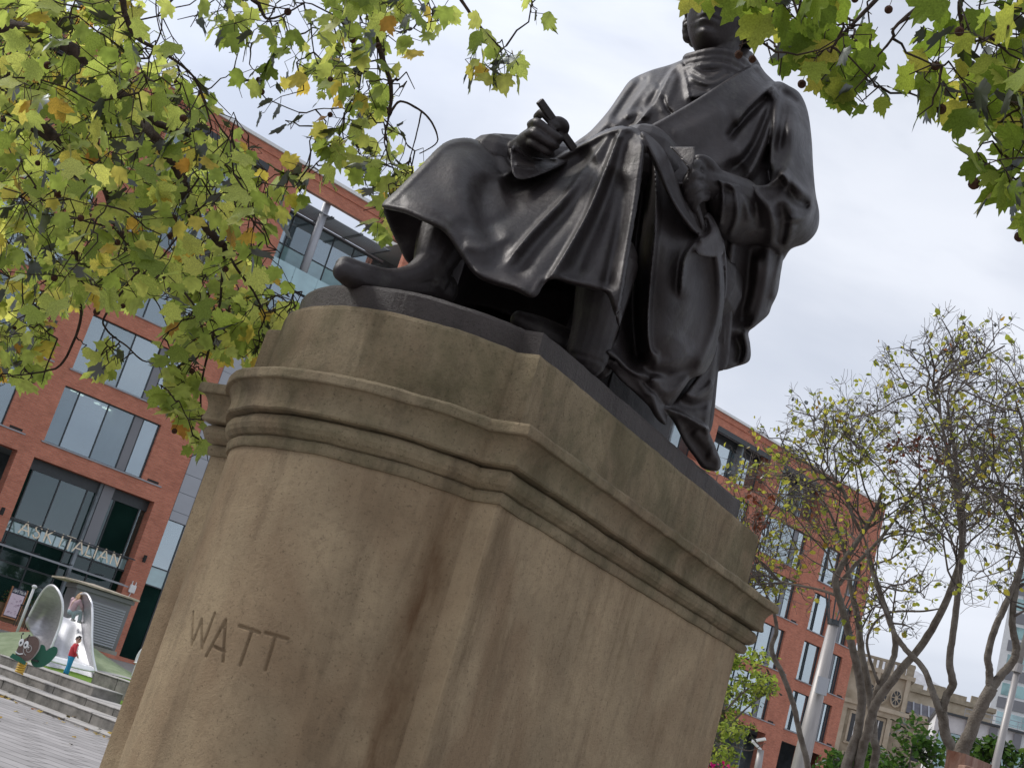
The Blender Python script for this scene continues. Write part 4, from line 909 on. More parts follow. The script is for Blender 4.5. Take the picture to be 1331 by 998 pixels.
class Plane:
    def __init__(s, name, label, leafmat, base, group, seed):
        s.rnd = random.Random(seed); s.t = empty(name, base, 0, label, 'tree', group); s.base = base
        s.leaves = []; s.lm = leafmat; s.nodes = []; s.tw = MB(); s.tw.smooth = True; s.seeds = []
    def child(s, o): o.parent = s.t; o.matrix_parent_inverse = Matrix.Translation(-s.t.location); return o
    def limb(s, pts, name='branch'):
        P = catmull([list(dp(*p[:3]))+[p[3]] for p in pts], False, 6); m = MB(); m.smooth = True
        P = [list(np.array(p[:3])+np.array([s.rnd.gauss(0, .10)*p[3] for _ in range(3)]))+[p[3]*.75*s.rnd.uniform(.92, 1.08)] for p in P]
        m.tube([p[:3] for p in P], [p[3] for p in P], 9); s.child(m.build(name, BARK if name == 'branch' else BARKG)); s.nodes += [p[:3] for p in P]
    def twig(s, p0, d0, L, poly, size, margin=12, dens=1.0, link=True, rad=.0042, poly_px=True):
        rnd = s.rnd; k = max(4, int(L/.09)); p = V(p0); d = V(d0).normalized(); pts = [p.copy()]
        for i in range(k):
            d = (d+Vector((rnd.gauss(0, .28), rnd.gauss(0, .28), rnd.gauss(-.10, .22)))).normalized(); p = p+d*L/k; pts.append(p.copy())
            if rnd.random() < dens*.95:
                for side in ((1, -1) if rnd.random() < .35 else (rnd.choice((1, -1)),)):
                    x = d.orthogonal().normalized()*side; x = Matrix.Rotation(rnd.uniform(0, 6.28), 3, d) @ x
                    q = p+x*rnd.uniform(.03, .08)+Vector((0, 0, -.015)); u, v, dd = pj(q)
                    if not in_poly(u, v, poly): continue
                    sz = size*rnd.uniform(.42, .92)
                    tip = x*.55+Vector((0, 0, -rnd.uniform(.15, 1.2)))+Vector((rnd.gauss(0, .35), rnd.gauss(0, .35), 0))
                    nr = Vector((rnd.gauss(0, .7), rnd.gauss(-.55, .6), rnd.gauss(.55, .5)))
                    s.leaves.append((dd, q, tip, nr, sz)); s.tw.tube([p, q], .0022, 3, False)
            if rnd.random() < .045:
                u, v, _ = pj(p)
                if in_poly(u, v, poly): s.seeds.append(p.copy())
        n_in = max([i for i in range(len(pts)) if in_poly(*pj(pts[i])[:2], poly)]+[1]); pts = pts[:n_in+1]
        s.tw.tube(pts, [rad*(1-.7*i/len(pts))*.8 for i in range(len(pts))], 5, False)
        if link and s.nodes:
            q = min(s.nodes, key=lambda n: (n[0]-p0[0])**2+(n[1]-p0[1])**2+(n[2]-p0[2])**2); a = V(q); b = V(p0); L_ = (b-a).length
            if L_ > .03:
                mid = [a.lerp(b, t)+Vector((rnd.gauss(0, .04), rnd.gauss(0, .04), rnd.gauss(-.03, .05)))*L_ for t in (.25, .5, .75)]
                s.tw.tube([a, *mid, b], [rad*1.3, rad*1.15, rad*1.0, rad*.9, rad*.8], 5, False); s.nodes += [list(x) for x in mid]+[list(b)]
    def fill(s, poly, count, d0, d1, size, L=(.35, .7), avoid=(), dens=1.0):
        xs = [p[0] for p in poly]; ys = [p[1] for p in poly]; k = 0; rnd = s.rnd
        cnt0 = len(s.leaves); tries = 0
        while len(s.leaves)-cnt0 < count and tries < 20000:
            tries += 1; u, v = rnd.uniform(min(xs), max(xs)), rnd.uniform(min(ys), max(ys))
            if not in_poly(u, v, poly) or any(in_poly(u, v, a) and rnd.random() < .85 for a in avoid): continue
            p = dp(u, v, rnd.uniform(d0, d1)); d = Vector((rnd.gauss(0, .6), rnd.gauss(0, .6), rnd.uniform(-1, .1)))
            s.twig(p, d, rnd.uniform(*L), poly, size, dens=dens)
    def finish(s, mats_):
        rnd = s.rnd; s.leaves.sort(key=lambda l: l[0]/l[4]); names = []
        mes = []
        for vs, fs in SHAPES:
            mb_ = MB(); mb_.smooth = True; mb_.add(vs, fs); mes.append(mb_.mesh('leaf', s.lm))
        vis = []; rest = []
        for lf in s.leaves:
            u, v, _ = pj(lf[1]); (vis if -20 < u < 1350 and -20 < v < 1010 and len(vis) < 300 else rest).append(lf)
        for (dd, q, tip, nr, sz) in vis:
            o = bpy.data.objects.new('leaf', rnd.choice(mes)); link(o, s.t); o.matrix_parent_inverse = Matrix.Translation(-s.t.location)
            o.matrix_basis = leaf_frame(q, tip, nr, sz)
        if rest:
            mb_ = MB(); mb_.smooth = True
            for (dd, q, tip, nr, sz) in rest:
                M_ = leaf_frame(q, tip, nr, sz); vs, fs = rnd.choice(SHAPES); mb_.add([M_ @ Vector(v) for v in vs], fs)
            s.child(tag(mb_.build('foliage', s.lm), kind='stuff'))
        s.child(tag(s.tw.build('twigs', BARK), kind='stuff'))
        sm = MB(); sm.smooth = True; sm.ball((0, 0, -.075), .017, 10, 7); sm.tube([(0, 0, 0), (.004, 0, -.03), (0, 0, -.06)], .0015, 3, False); sme = sm.mesh('seed_ball', SEEDM)
        for p in s.seeds[:70]:
            o = bpy.data.objects.new('seed_ball', sme); link(o, s.t); o.location = p-s.t.location; k = rnd.uniform(.8, 1.25); o.scale = (k, k, k)
# --- left plane tree
tl = Plane('plane_tree', 'big plane tree with turning leaves hanging in from the left and over the top', PLEAF, (-6.5, 7.5, 0), 'plane trees', 41)
tl.limb([(-420,1500,7.6,.34),(-400,1100,7.6,.30),(-380,700,7.7,.27),(-330,300,7.8,.24),(-250,60,7.9,.20),(-120,10,7.8,.12)], 'trunk')
tl.limb([(-200,30,7.9,.11),(-60,30,7.7,.085),(20,38,7.6,.07),(70,52,7.5,.055),(120,85,7.4,.045),(165,130,7.3,.035),(205,160,7.2,.025),(260,180,7.1,.015)])
tl.limb([(-120,10,7.8,.08),(-20,110,8.2,.075),(50,165,8.2,.065),(100,200,8.1,.06),(135,235,8.0,.04),(150,290,8.0,.025),(190,340,7.9,.018),(240,380,7.9,.012)])
tl.limb([(165,130,7.3,.03),(190,165,7.0,.034),(206,185,6.9,.036),(228,215,6.9,.034),(245,250,6.9,.030),(262,290,6.9,.026),(282,312,6.9,.026),(292,320,6.9,.022)])
tl.limb([(236,240,6.9,.018),(240,265,6.85,.02),(249,284,6.85,.018)])
tl.limb([(-60,30,7.7,.06),(60,-60,7.4,.06),(200,-120,7.2,.055),(340,-110,7.2,.05),(470,-60,7.2,.04),(488,10,7.2,.03),(492,60,7.2,.022),(508,110,7.2,.016),(506,150,7.2,.011)])
tl.limb([(340,-110,7.2,.04),(450,-130,7.0,.035),(560,-60,6.9,.022),(596,-5,6.9,.014),(620,30,6.9,.009),(650,62,6.9,.006)])
tl.limb([(200,-120,7.2,.04),(260,-60,7.4,.03),(330,0,7.5,.018),(350,25,7.5,.010),(395,5,7.5,.006)])
tl.limb([(200,-120,7.2,.04),(160,-40,7.2,.03),(170,40,7.2,.018),(215,70,7.2,.012),(255,105,7.2,.008),(275,165,7.2,.006)])
for pts in ([(506,150,7.2,.010),(520,132,7.2,.009),(548,145,7.2,.008),(563,163,7.2,.007),(568,185,7.2,.005),(545,200,7.2,.004)], [(506,150,7.2,.008),(500,185,7.2,.006),(512,222,7.2,.004)], [(548,145,7.2,.006),(540,180,7.2,.005),(530,215,7.2,.003)],
            [(100,200,8.1,.02),(98,300,8.2,.016),(103,380,8.2,.013),(104,420,8.2,.012),(82,470,8.2,.010),(60,482,8.2,.008),(20,488,8.2,.006),(-10,490,8.2,.005)], [(75,440,8.2,.007),(60,478,8.2,.006),(54,500,8.2,.003)],
            [(190,340,7.9,.012),(138,408,8.0,.009),(140,430,8.0,.008),(165,450,8.0,.007),(190,470,8.0,.006),(225,460,8.0,.005)], [(292,320,6.9,.012),(285,400,7.6,.010),(275,440,7.6,.010),(262,500,7.6,.008),(262,545,7.6,.006),(268,575,7.6,.004)],
            [(240,380,7.9,.010),(262,410,7.8,.009),(278,430,7.7,.009)], [(292,320,6.9,.012),(305,345,7.2,.010),(330,380,7.4,.008),(345,410,7.4,.006)],
            [(205,20,7.2,.006),(240,-20,7.2,.008),(205,-10,7.2,.006),(212,50,7.2,.004),(262,110,7.2,.0035),(300,150,7.2,.003)], [(392,230,7.4,.005),(380,243,7.4,.004),(340,238,7.4,.003)]):
    tl.limb(pts)
Z1 = [(-40,-40),(222,-40),(232,40),(262,100),(300,135),(338,190),(352,245),(345,290),(372,345),(395,372),(398,392),(330,395),(250,398),(160,385),(80,398),(-40,410)]
AV = [[(85,180),(165,185),(165,260),(90,250)], [(0,60),(30,60),(30,90),(0,90)], [(170,290),(230,280),(240,330),(180,340)], [(-40,330),(40,300),(60,330),(0,400),(-40,400)], [(235,330),(300,340),(300,385),(240,385)]]
tl.fill(Z1, 1250, 8.0, 10.5, .185, avoid=AV)
tl.fill(Z1, 600, 6.2, 8.0, .175, avoid=AV+[[(-40,260),(120,280),(60,420),(-40,420)]])
tl.fill([(-40,395),(55,392),(80,425),(70,445),(45,462),(60,480),(40,500),(20,478),(0,505),(-40,530)], 130, 8.0, 9.5, .19, L=(.2, .4))
tl.fill([(240,392),(395,378),(400,398),(350,425),(345,445),(335,470),(290,460),(250,450),(215,430)], 210, 7.4, 9.0, .17, L=(.2, .4))
tl.fill([(212,430),(268,440),(275,490),(285,560),(285,592),(262,590),(240,578),(222,540),(208,500)], 60, 7.2, 7.9, .19, L=(.2, .35))
tl.fill([(108,440),(140,432),(166,455),(150,482),(120,470)], 10, 7.9, 8.1, .20, L=(.15, .25))
tl.fill([(240,-40),(420,-40),(440,30),(410,60),(330,70),(290,40),(250,22)], 62, 6.8, 8.5, .165)
tl.fill([(300,55),(440,20),(450,110),(420,170),(345,170),(300,110)], 50, 7.2, 8.8, .16, L=(.2, .4))
tl.fill([(430,-40),(560,-40),(600,-20),(570,50),(545,60),(540,110),(520,140),(470,150),(425,110)], 150, 6.8, 8.5, .16, L=(.25, .5))
tl.fill([(600,5),(640,0),(665,40),(692,85),(685,102),(640,105),(600,92),(560,82),(565,55),(610,60)], 22, 6.8, 7.1, .19, L=(.15, .3))
tl.fill([(430,110),(500,130),(530,180),(560,215),(545,245),(505,270),(512,300),(500,312),(485,290),(470,240),(430,215),(412,180)], 120, 7.2, 9.0, .175, L=(.2, .4))
tl.fill([(330,215),(412,205),(432,222),(412,258),(370,262),(352,300),(340,310)], 34, 7.2, 8.2, .18, L=(.2, .3))
tl.fill([(676,-25),(712,-25),(708,20),(690,12)], 3, 6.6, 6.8, .17, L=(.15, .25))
tl.finish(None)
# --- right plane tree overhead
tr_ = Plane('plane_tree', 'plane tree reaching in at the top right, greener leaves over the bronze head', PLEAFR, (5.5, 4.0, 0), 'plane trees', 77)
tr_.limb([(2300,1700,5.2,.30),(2150,1100,5.2,.26),(2000,500,5.2,.22),(1850,0,5.2,.16),(1650,-200,5.2,.10)], 'trunk')
tr_.limb([(1850,0,5.2,.10),(1550,-140,5.1,.06),(1350,-110,5.0,.04),(1200,-60,4.9,.02),(1130,10,4.8,.010),(1085,55,4.8,.007),(1060,75,4.8,.004)])
tr_.limb([(1550,-140,5.1,.04),(1400,-60,4.9,.025),(1262,-10,4.8,.014),(1250,30,4.8,.010),(1258,60,4.8,.005)])
tr_.limb([(1350,-110,5.0,.02),(1180,20,4.7,.009),(1160,50,4.7,.007),(1140,75,4.7,.004)]); tr_.limb([(1550,-140,5.1,.04),(1450,0,4.9,.025),(1360,120,4.8,.014),(1320,200,4.7,.009),(1300,250,4.7,.005)])
tr_.limb([(1200,-60,4.9,.015),(1100,-50,4.8,.011),(1010,-20,4.8,.007),(975,20,4.8,.004),(965,45,4.8,.003)])
ZR = [(1000,-40),(1120,-40),(1135,0),(1130,30),(1150,80),(1156,100),(1150,135),(1120,145),(1090,120),(1062,118),(1048,90),(1015,70),(985,50),(990,10)]
tr_.fill(ZR, 95, 4.4, 5.4, .165, L=(.2, .4))
tr_.fill([(1180,-40),(1370,-40),(1370,110),(1340,160),(1300,165),(1270,150),(1200,140),(1190,95),(1180,60)], 115, 4.4, 5.4, .175, L=(.2, .4), avoid=[[(1225,-10),(1262,-10),(1262,55),(1235,60)]])
tr_.fill([(1265,150),(1370,120),(1370,300),(1325,290),(1300,255),(1282,220),(1250,205),(1258,180)], 48, 4.4, 5.0, .17, L=(.15, .3))
tr_.fill([(958,-40),(1010,-40),(1000,30),(972,30),(958,10)], 5, 4.5, 4.9, .16, L=(.15, .25))
tr_.fill([(885,-40),(950,-40),(945,8),(905,6)], 3, 4.6, 4.8, .13, L=(.15, .2))
for (u, v, d, sz, tx, tz) in ((903,0,4.7,.125,-.2,-1), (918,-4,4.75,.13,.3,-1), (934,2,4.7,.075,0,-1), (968,6,4.7,.155,-.35,-1), (950,-8,4.8,.13,.1,-1), (982,-6,4.75,.15,.3,-.8)):
    q = V(dp(u, v-14, d)); tr_.leaves.append((d, q, Vector((tx, 0, tz)), Vector((.1, -1, .25)), sz)); tr_.tw.tube([q, q+Vector((.02, .02, .12))], .002, 3, False)
tr_.seeds += [V(dp(966, 50, 4.8)), V(dp(983, 58, 4.8)), V(dp(1160, -8, 4.7))]
tr_.finish(None)
# --- small many-stemmed trees on the right
SLEAF = leaf_mat('small tree leaf', [(0, (.24, .28, .06)), (.4, (.38, .40, .08)), (.75, (.54, .50, .10)), (.94, (.50, .42, .08)), (1, (.30, .08, .04))], .5)
RLEAF = leaf_mat('withered leaf', [(0, (.16, .045, .03)), (1, (.24, .07, .04))], .3)
def small_leaf(rnd, sz=1.0):
    vs = [(0,0,0),(.30,.35,.06),(.26,.7,.03),(0,1,-.06),(-.26,.7,.03),(-.30,.35,.06),(0,.5,-.02)]
    return [(x*sz, y*sz, z*sz) for x, y, z in vs], [(6,0,1),(6,1,2),(6,2,3),(6,3,4),(6,4,5),(6,5,0)]
class Small:
    def __init__(s, label, base, seed, group='bare branching trees beyond the pedestal'):
        s.t = empty('tree', base, 0, label, 'tree', group); s.rnd = random.Random(seed); s.tw = MB(); s.tw.smooth = True; s.lf = MB(); s.tips = []; s.red = MB()
    def child(s, o): o.parent = s.t; o.matrix_parent_inverse = Matrix.Translation(-s.t.location); return o
    def stem(s, pts, name='trunk', m_=None):
        P = catmull([list(dp(*p[:3]))+[p[3]*.39] for p in pts], False, 7); m = MB(); m.smooth = True; rnd = s.rnd
        P = [list(np.array(p[:3])+np.array([rnd.gauss(0, .05)*p[3] for _ in range(3)]))+[p[3]*rnd.uniform(.97, 1.04)] for p in P]
        m.tube([p[:3] for p in P], [p[3] for p in P], 12); s.child(m.build(name, m_ or BARKG)); return P
    def grow(s, p, d, L, r, lvl, poly, dens):
        rnd = s.rnd; k = 5; pts = [V(p)]; q = V(p); d = V(d).normalized(); kink = .34 if lvl > 1 else .40
        for i in range(k):
            d = (d+Vector((rnd.gauss(0, kink), rnd.gauss(0, kink), rnd.gauss(.03, kink)))).normalized(); q = q+d*L/k; pts.append(q.copy())
            u, v, _ = pj(q)
            if not in_poly(u, v, poly):
                if i > 0: break
        s.tw.tube(pts, [r*(1-.55*i/k) for i in range(len(pts))], 5 if lvl > 1 else 3, False)
        if len(pts) < 3: return
        if lvl > 0:
            nb = rnd.choice((3, 3, 4)) if lvl > 1 else rnd.choice((3, 4, 4, 5))
            for b in range(nb):
                i = rnd.randint(1, len(pts)-1); x = Matrix.Rotation(rnd.uniform(0, 6.28), 3, d) @ d.orthogonal().normalized()
                s.grow(pts[i], d*.55+x*rnd.uniform(.5, 1.0)+Vector((0, 0, .15)), L*rnd.uniform(.52, .78), r*.60, lvl-1, poly, dens)
        if lvl <= 1:
            for q in pts[1:]:
                if rnd.random() < dens*.52:
                    sz = rnd.uniform(.03, .075); u, v, _ = pj(q)
                    red = (abs(u-1190) < 34 and abs(v-588) < 24) or (abs(u-990) < 14 and 640 < v < 690)
                    tgt = s.red if red and rnd.random() < .75 else s.lf
                    for _ in range(rnd.choice((1, 1, 2)) if tgt is s.lf else 4):
                        M_ = leaf_frame(q+Vector((rnd.gauss(0, .02), rnd.gauss(0, .02), rnd.gauss(0, .02))), Vector((rnd.gauss(0, 1), rnd.gauss(0, 1), rnd.gauss(-.4, .6))), Vector((rnd.gauss(0, 1), rnd.gauss(0, 1), rnd.gauss(.3, 1))), sz*(1 if tgt is s.lf else .8)); vs, fs = small_leaf(rnd)
                        tgt.add([M_ @ Vector(v) for v in vs], fs)
    def finish(s):
        s.child(tag(s.tw.build('twigs', BARKD), kind='stuff'))
        if s.lf.v: s.child(tag(s.lf.build('crown', SLEAF), kind='stuff'))
        if s.red.v: s.child(tag(s.red.build('withered_leaves', RLEAF), kind='stuff'))
BARKD = mat('dark twig bark', (.13, .11, .098), .85, 0, .4, 9, .5, 60, .2)
CRA = [(935,700),(938,640),(960,590),(1000,600),(1050,570),(1085,520),(1095,485),(1160,468),(1230,462),(1250,520),(1260,640),(1230,690),(1190,730),(1130,745),(1080,765),(1000,770),(950,760)]
CRB = [(1085,560),(1105,485),(1180,465),(1260,462),(1345,450),(1350,640),(1330,720),(1300,820),(1260,870),(1235,850),(1225,780),(1170,760),(1120,720),(1090,640)]
CRC = [(1180,620),(1200,520),(1260,450),(1400,440),(1400,900),(1335,880),(1300,800),(1260,720)]
sa = Small('tree of four twisted stems with yellowing leaves, left of the other twisted trees', dp(1125, 1060, 12)*[1,1,0], 3)
A1 = sa.stem([(1060,1250,12,.16),(1098,1010,12,.125),(1114,955,12,.105),(1120,905,12,.10),(1110,850,12,.09),(1096,795,12,.085),(1086,755,12,.08),(1100,725,12,.07),(1120,695,12.1,.058),(1135,668,12.2,.045),(1146,640,12.3,.03)])
A2 = sa.stem([(1070,1250,12.2,.17),(1114,1005,12,.12),(1128,951,11.9,.105),(1139,913,11.8,.10),(1168,874,11.7,.09),(1206,826,11.6,.085),(1235,768,11.5,.075),(1250,715,11.5,.07),(1251,664,11.5,.06),(1244,615,11.6,.05),(1238,565,11.7,.035),(1230,520,11.8,.02)])
A3 = sa.stem([(1080,1250,12.5,.15),(1134,1005,12.4,.10),(1136,960,12.4,.095),(1130,900,12.5,.09),(1120,850,12.6,.085),(1115,805,12.7,.08),(1105,760,12.8,.06),(1098,720,12.9,.045),(1085,680,13,.03),(1070,650,13,.02)])
A4 = sa.stem([(1134,925,12.2,.08),(1142,895,12.3,.085),(1156,868,12.3,.075),(1164,838,12.3,.07),(1155,800,12.4,.055),(1140,755,12.5,.04),(1130,720,12.5,.03),(1120,690,12.6,.02)], 'branch')
A5 = sa.stem([(1142,888,12.3,.04),(1132,860,12.3,.035),(1127,832,12.3,.032),(1138,808,12.3,.03),(1160,795,12.2,.028),(1200,794,12.1,.022),(1225,790,12,.015)], 'branch')
A6 = sa.stem([(1090,760,12,.05),(1108,738,12,.045),(1140,705,11.9,.04),(1165,672,11.9,.032),(1185,640,11.8,.022)], 'branch')
A7 = sa.stem([(1086,773,12,.035),(1060,765,12.2,.03),(1020,757,12.4,.026),(985,745,12.6,.02),(950,742,12.8,.012)], 'branch')
A8 = sa.stem([(1118,690,12.1,.04),(1108,670,12.1,.035),(1096,640,12.2,.03),(1085,625,12.2,.02),(1062,622,12.3,.015)], 'branch')
def sprout(S, P, poly, n, L, r, lvl, dens, t0=.5):
    for _ in range(int(n*1.25+.5)):
        i = S.rnd.randint(int(len(P)*t0), len(P)-1); p = P[i][:3]; a = V(P[i][:3])-V(P[max(0, i-1)][:3]) if i else Vector((0, 0, 1))
        d = a.normalized()*.7+Vector((S.rnd.gauss(0, .8), S.rnd.gauss(0, .6), S.rnd.uniform(-.35, .6))); S.grow(p, d, L*S.rnd.uniform(.7, 1.2), r, lvl, poly, dens)
for P, n in ((A1, 5), (A3, 4), (A4, 3), (A6, 4), (A8, 4), (A7, 6)): sprout(sa, P, CRA, n, .95, .0095, 3, .34)
for P, n in ((A1, 3), (A7, 5), (A8, 4)): sprout(sa, P, [(935,700),(938,640),(960,590),(1000,600),(1075,570),(1080,700),(1060,790),(1000,800),(950,780)], n, 1.1, .0095, 3, .45)
sprout(sa, A2, CRB, 10, .95, .0095, 3, .16, .6)
sa.finish()
sb = Small('tree forking low into two thin twisted stems, between its twisted neighbours', dp(1235, 1060, 11)*[1,1,0], 5)
B0 = sb.stem([(1200,1250,11,.15),(1236,1005,11,.115),(1229,955,11,.11),(1224,925,11,.105)])
B1 = sb.stem([(1224,930,11,.09),(1214,903,11,.07),(1200,868,11.1,.062),(1177,843,11.2,.06),(1160,818,11.3,.055),(1148,785,11.4,.045),(1135,748,11.5,.035),(1125,715,11.6,.025)], 'branch')
B2 = sb.stem([(1224,930,11,.09),(1230,905,11,.085),(1238,888,11,.085),(1234,858,11,.075),(1240,815,11,.072),(1246,760,11,.066),(1250,700,11,.06),(1243,640,11,.05),(1230,580,11,.038),(1220,530,11,.025),(1212,500,11,.015)], 'branch')
sprout(sb, B2, CRB, 13, .95, .0095, 3, .17, .55); sprout(sb, B1, CRA, 5, .8, .0095, 3, .25, .6)
sprout(sb, B2, [(1225,700),(1330,690),(1310,820),(1265,870),(1238,850)], 4, .8, .0095, 3, .04, .45)
sb.finish()
sc_ = Small('leaning tree with a thick stem that splits into two bowed stems at the far right', dp(1245, 1060, 10)*[1,1,0], 8)
C0_ = sc_.stem([(1195,1250,10,.20),(1243,1005,10,.15),(1258,960,10,.13),(1272,925,10,.12),(1290,892,10,.12)])
C1_ = sc_.stem([(1287,897,10,.085),(1286,870,10,.07),(1284,852,10,.068),(1290,825,10,.066),(1303,795,10,.06),(1318,760,10,.055),(1335,715,10,.05),(1350,660,10,.04),(1340,590,10,.03),(1320,520,10,.018)], 'branch')
C2_ = sc_.stem([(1289,893,10,.09),(1304,874,10,.08),(1317,858,10,.075),(1321,840,10,.072),(1316,815,10,.066),(1318,780,10,.06),(1330,725,10,.055),(1350,650,10,.045),(1370,580,10,.03)], 'branch')
C3_ = sc_.stem([(1330,725,10,.04),(1315,680,10,.032),(1300,655,10,.028),(1275,640,10,.02),(1262,625,10,.012)], 'branch')
sprout(sc_, C1_, CRC, 9, .9, .0095, 3, .15, .5); sprout(sc_, C2_, CRC, 6, .9, .0095, 3, .15, .5); sprout(sc_, C3_, CRC, 6, .8, .0095, 3, .15, .3)
sc_.finish()
sd_ = Small('thin leaning grey stem with a broken top beside the pedestal corner', dp(1060, 1050, 13)*[1,1,0], 9)
D0_ = sd_.stem([(1078,1150,13,.10),(1052,1005,13,.078),(1040,955,13,.072),(1031,915,13,.07),(1018,878,13,.066),(1003,845,13,.062),(1009,822,13,.052),(1008,805,13,.045),(1002,785,13.1,.03),(990,760,13.1,.022)])
sprout(sd_, D0_, CRA, 5, .8, .012, 2, .3, .8); sd_.finish()
# ============================================================ steps, playground and the people left of the pedestal
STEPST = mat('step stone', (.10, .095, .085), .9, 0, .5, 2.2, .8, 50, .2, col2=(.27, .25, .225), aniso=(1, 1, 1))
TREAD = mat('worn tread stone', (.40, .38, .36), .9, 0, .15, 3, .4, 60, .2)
def gp(s, n, z): return A0+SD*s+SN*n+np.array([0, 0, z])
def local_obj(name, m, mt, parent=None, smooth=False):
    return m.build(name, mt, parent)
# plaza paving
pv = bpy.data.materials.new('plaza setts'); pv.use_nodes = True; t_ = pv.node_tree; b_ = t_.nodes['Principled BSDF']; b_.inputs['Roughness'].default_value = .8
tc1 = t_.nodes.new('ShaderNodeTexCoord'); mp1 = t_.nodes.new('ShaderNodeMapping'); mp1.inputs['Rotation'].default_value = (0, 0, R(28)); t_.links.new(tc1.outputs['Object'], mp1.inputs[0])
bk1 = t_.nodes.new('ShaderNodeTexBrick'); bk1.inputs['Scale'].default_value = 1; bk1.inputs['Brick Width'].default_value = .9; bk1.inputs['Row Height'].default_value = .45; bk1.inputs['Mortar Size'].default_value = .022; bk1.inputs['Mortar Smooth'].default_value = .3
bk1.inputs['Color1'].default_value = (.36, .34, .335, 1); bk1.inputs['Color2'].default_value = (.27, .255, .25, 1); bk1.inputs['Mortar'].default_value = (.10, .095, .09, 1); t_.links.new(mp1.outputs[0], bk1.inputs[0])
n1 = t_.nodes.new('ShaderNodeTexNoise'); n1.inputs['Scale'].default_value = 1.3; n1.inputs['Detail'].default_value = 8; n1.inputs['Roughness'].default_value = .7; t_.links.new(tc1.outputs['Object'], n1.inputs[0])
h1 = t_.nodes.new('ShaderNodeHueSaturation'); r1 = t_.nodes.new('ShaderNodeMapRange'); r1.inputs[1].default_value = .3; r1.inputs[2].default_value = .7; r1.inputs[3].default_value = .75; r1.inputs[4].default_value = 1.2
t_.links.new(n1.outputs[0], r1.inputs[0]); t_.links.new(r1.outputs[0], h1.inputs['Value']); t_.links.new(bk1.outputs[0], h1.inputs['Color']); t_.links.new(h1.outputs[0], b_.inputs['Base Color'])
bp1 = t_.nodes.new('ShaderNodeBump'); bp1.inputs['Distance'].default_value = .02; t_.links.new(h1.outputs[0], bp1.inputs['Height']); t_.links.new(bp1.outputs[0], b_.inputs['Normal'])
pl = MB().quad(gp(-60, 0, 0), gp(60, 0, 0), gp(60, -60, 0), gp(-60, -60, 0)); tag(pl.build('paving', pv), kind='structure')
# right hand part of the square, far pavement behind
tag(MB().quad(gp(60, 60, .002), gp(60, -60, .002), gp(200, -60, .002), gp(200, 60, .002)).build('pavement', mat('pavement', (.25, .24, .23), .9, 0, .1, 2)), kind='structure')
# stepped stone edge
st = MB()
def sbox(m, s0, s1, n0, n1, z0, z1):
    p = [gp(s, n, z) for z in (z0, z1) for s, n in ((s0, n0), (s1, n0), (s1, n1), (s0, n1))]
    m.add(p, [(0,3,2,1),(4,5,6,7),(0,1,5,4),(1,2,6,5),(2,3,7,6),(3,0,4,7)])
sbox(st, -40, 14, .02, 3.4, -.1, .03); steps = tag(st.build('steps', TREAD), kind='structure')
rb = random.Random(3)
def course(n0, n1, z0, z1, s0, s1, L0, L1, m_=STEPST):
    s = s0
    while s < s1:
        L = rb.uniform(L0, L1); m = MB(); dz = rb.uniform(-.006, .006); dn = rb.uniform(-.012, .012)
        sbox(m, s+.012, s+L-.012, n0+dn, n1, z0, z1-.028+dz); o = m.build('stone_block', m_, steps); s_ = s; s += L
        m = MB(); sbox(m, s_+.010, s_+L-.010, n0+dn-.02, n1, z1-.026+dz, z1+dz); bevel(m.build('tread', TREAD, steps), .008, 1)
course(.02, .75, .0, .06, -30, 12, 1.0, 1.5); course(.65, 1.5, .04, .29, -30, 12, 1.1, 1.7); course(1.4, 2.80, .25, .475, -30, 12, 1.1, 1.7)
course(2.1, 2.9, .45, .70, -4.6, -.2, 1.3, 1.7)
course(3.6, 4.2, .45, .98, -2.6, -.6, 1.1, 1.2)
# terrain
PC = hz(28, 812, 43.5); PC = np.array([PC[0], PC[1], 0])
def terr(P):
    n = (P-A0)@SN; z = .47+.16*min(1, max(0, (n-2.8)/2.5))+max(0, n-4.0)*.0255; z = min(z, 1.42)
    d = P-PC; e = d@SD; k = d@SN
    return z+1.30*math.exp(-(e/2.9)**2-(k/(2.3 if k < 0 else 3))**2)*min(1, max(0, (n-4.6)/3.0))
GRN = mat('green rubber surface', (.24, .29, .17), .9, 0, .12, 3, .3, 150, .2, col2=(.33, .385, .24))
GRASS = mat('mown grass', (.09, .17, .025), .95, 0, .4, 6, .8, 40, .1, col2=(.17, .27, .05))
PATHM = mat('pale concrete', (.42, .41, .38), .9, 0, .1, 4)
EV = np.linspace(-12, 14, 105); NV = np.concatenate([np.linspace(2.75, 12, 60), np.linspace(12.4, 44, 40)])
zone = {'play': MB(), 'kerb': MB(), 'grass': MB(), 'plaza': MB()}
K1 = [atz(118, 792, 1.35), atz(170, 893, .75)]
def zone_of(P):
    u, v, _ = pj(np.array([P[0], P[1], terr(P)])); n = (P-A0)@SN; s = (P-A0)@SD; x = (P-PC)@SD; k = (P-PC)@SN
    bx = 3.15+.10*(k-0)   # playground edge to the right of the slide
    if n > 16: return 'plaza' if n > 26 or x < -1.2 else 'grass'
    if x < bx: return 'play'
    if x < bx+.28: return 'kerb'
    return 'grass'
grid = [[gp(s, n, 0) for s in EV-3.0] for n in NV]
for j in range(len(NV)-1):
    for i in range(len(EV)-1):
        q = [grid[j][i], grid[j][i+1], grid[j+1][i+1], grid[j+1][i]]; c = sum(q)/4; z = zone_of(c)
        vs = [(p[0], p[1], terr(p)+(.012 if z == 'kerb' else 0)) for p in q]; zone[z].smooth = True; zone[z].add(vs, [(0, 1, 2, 3)])
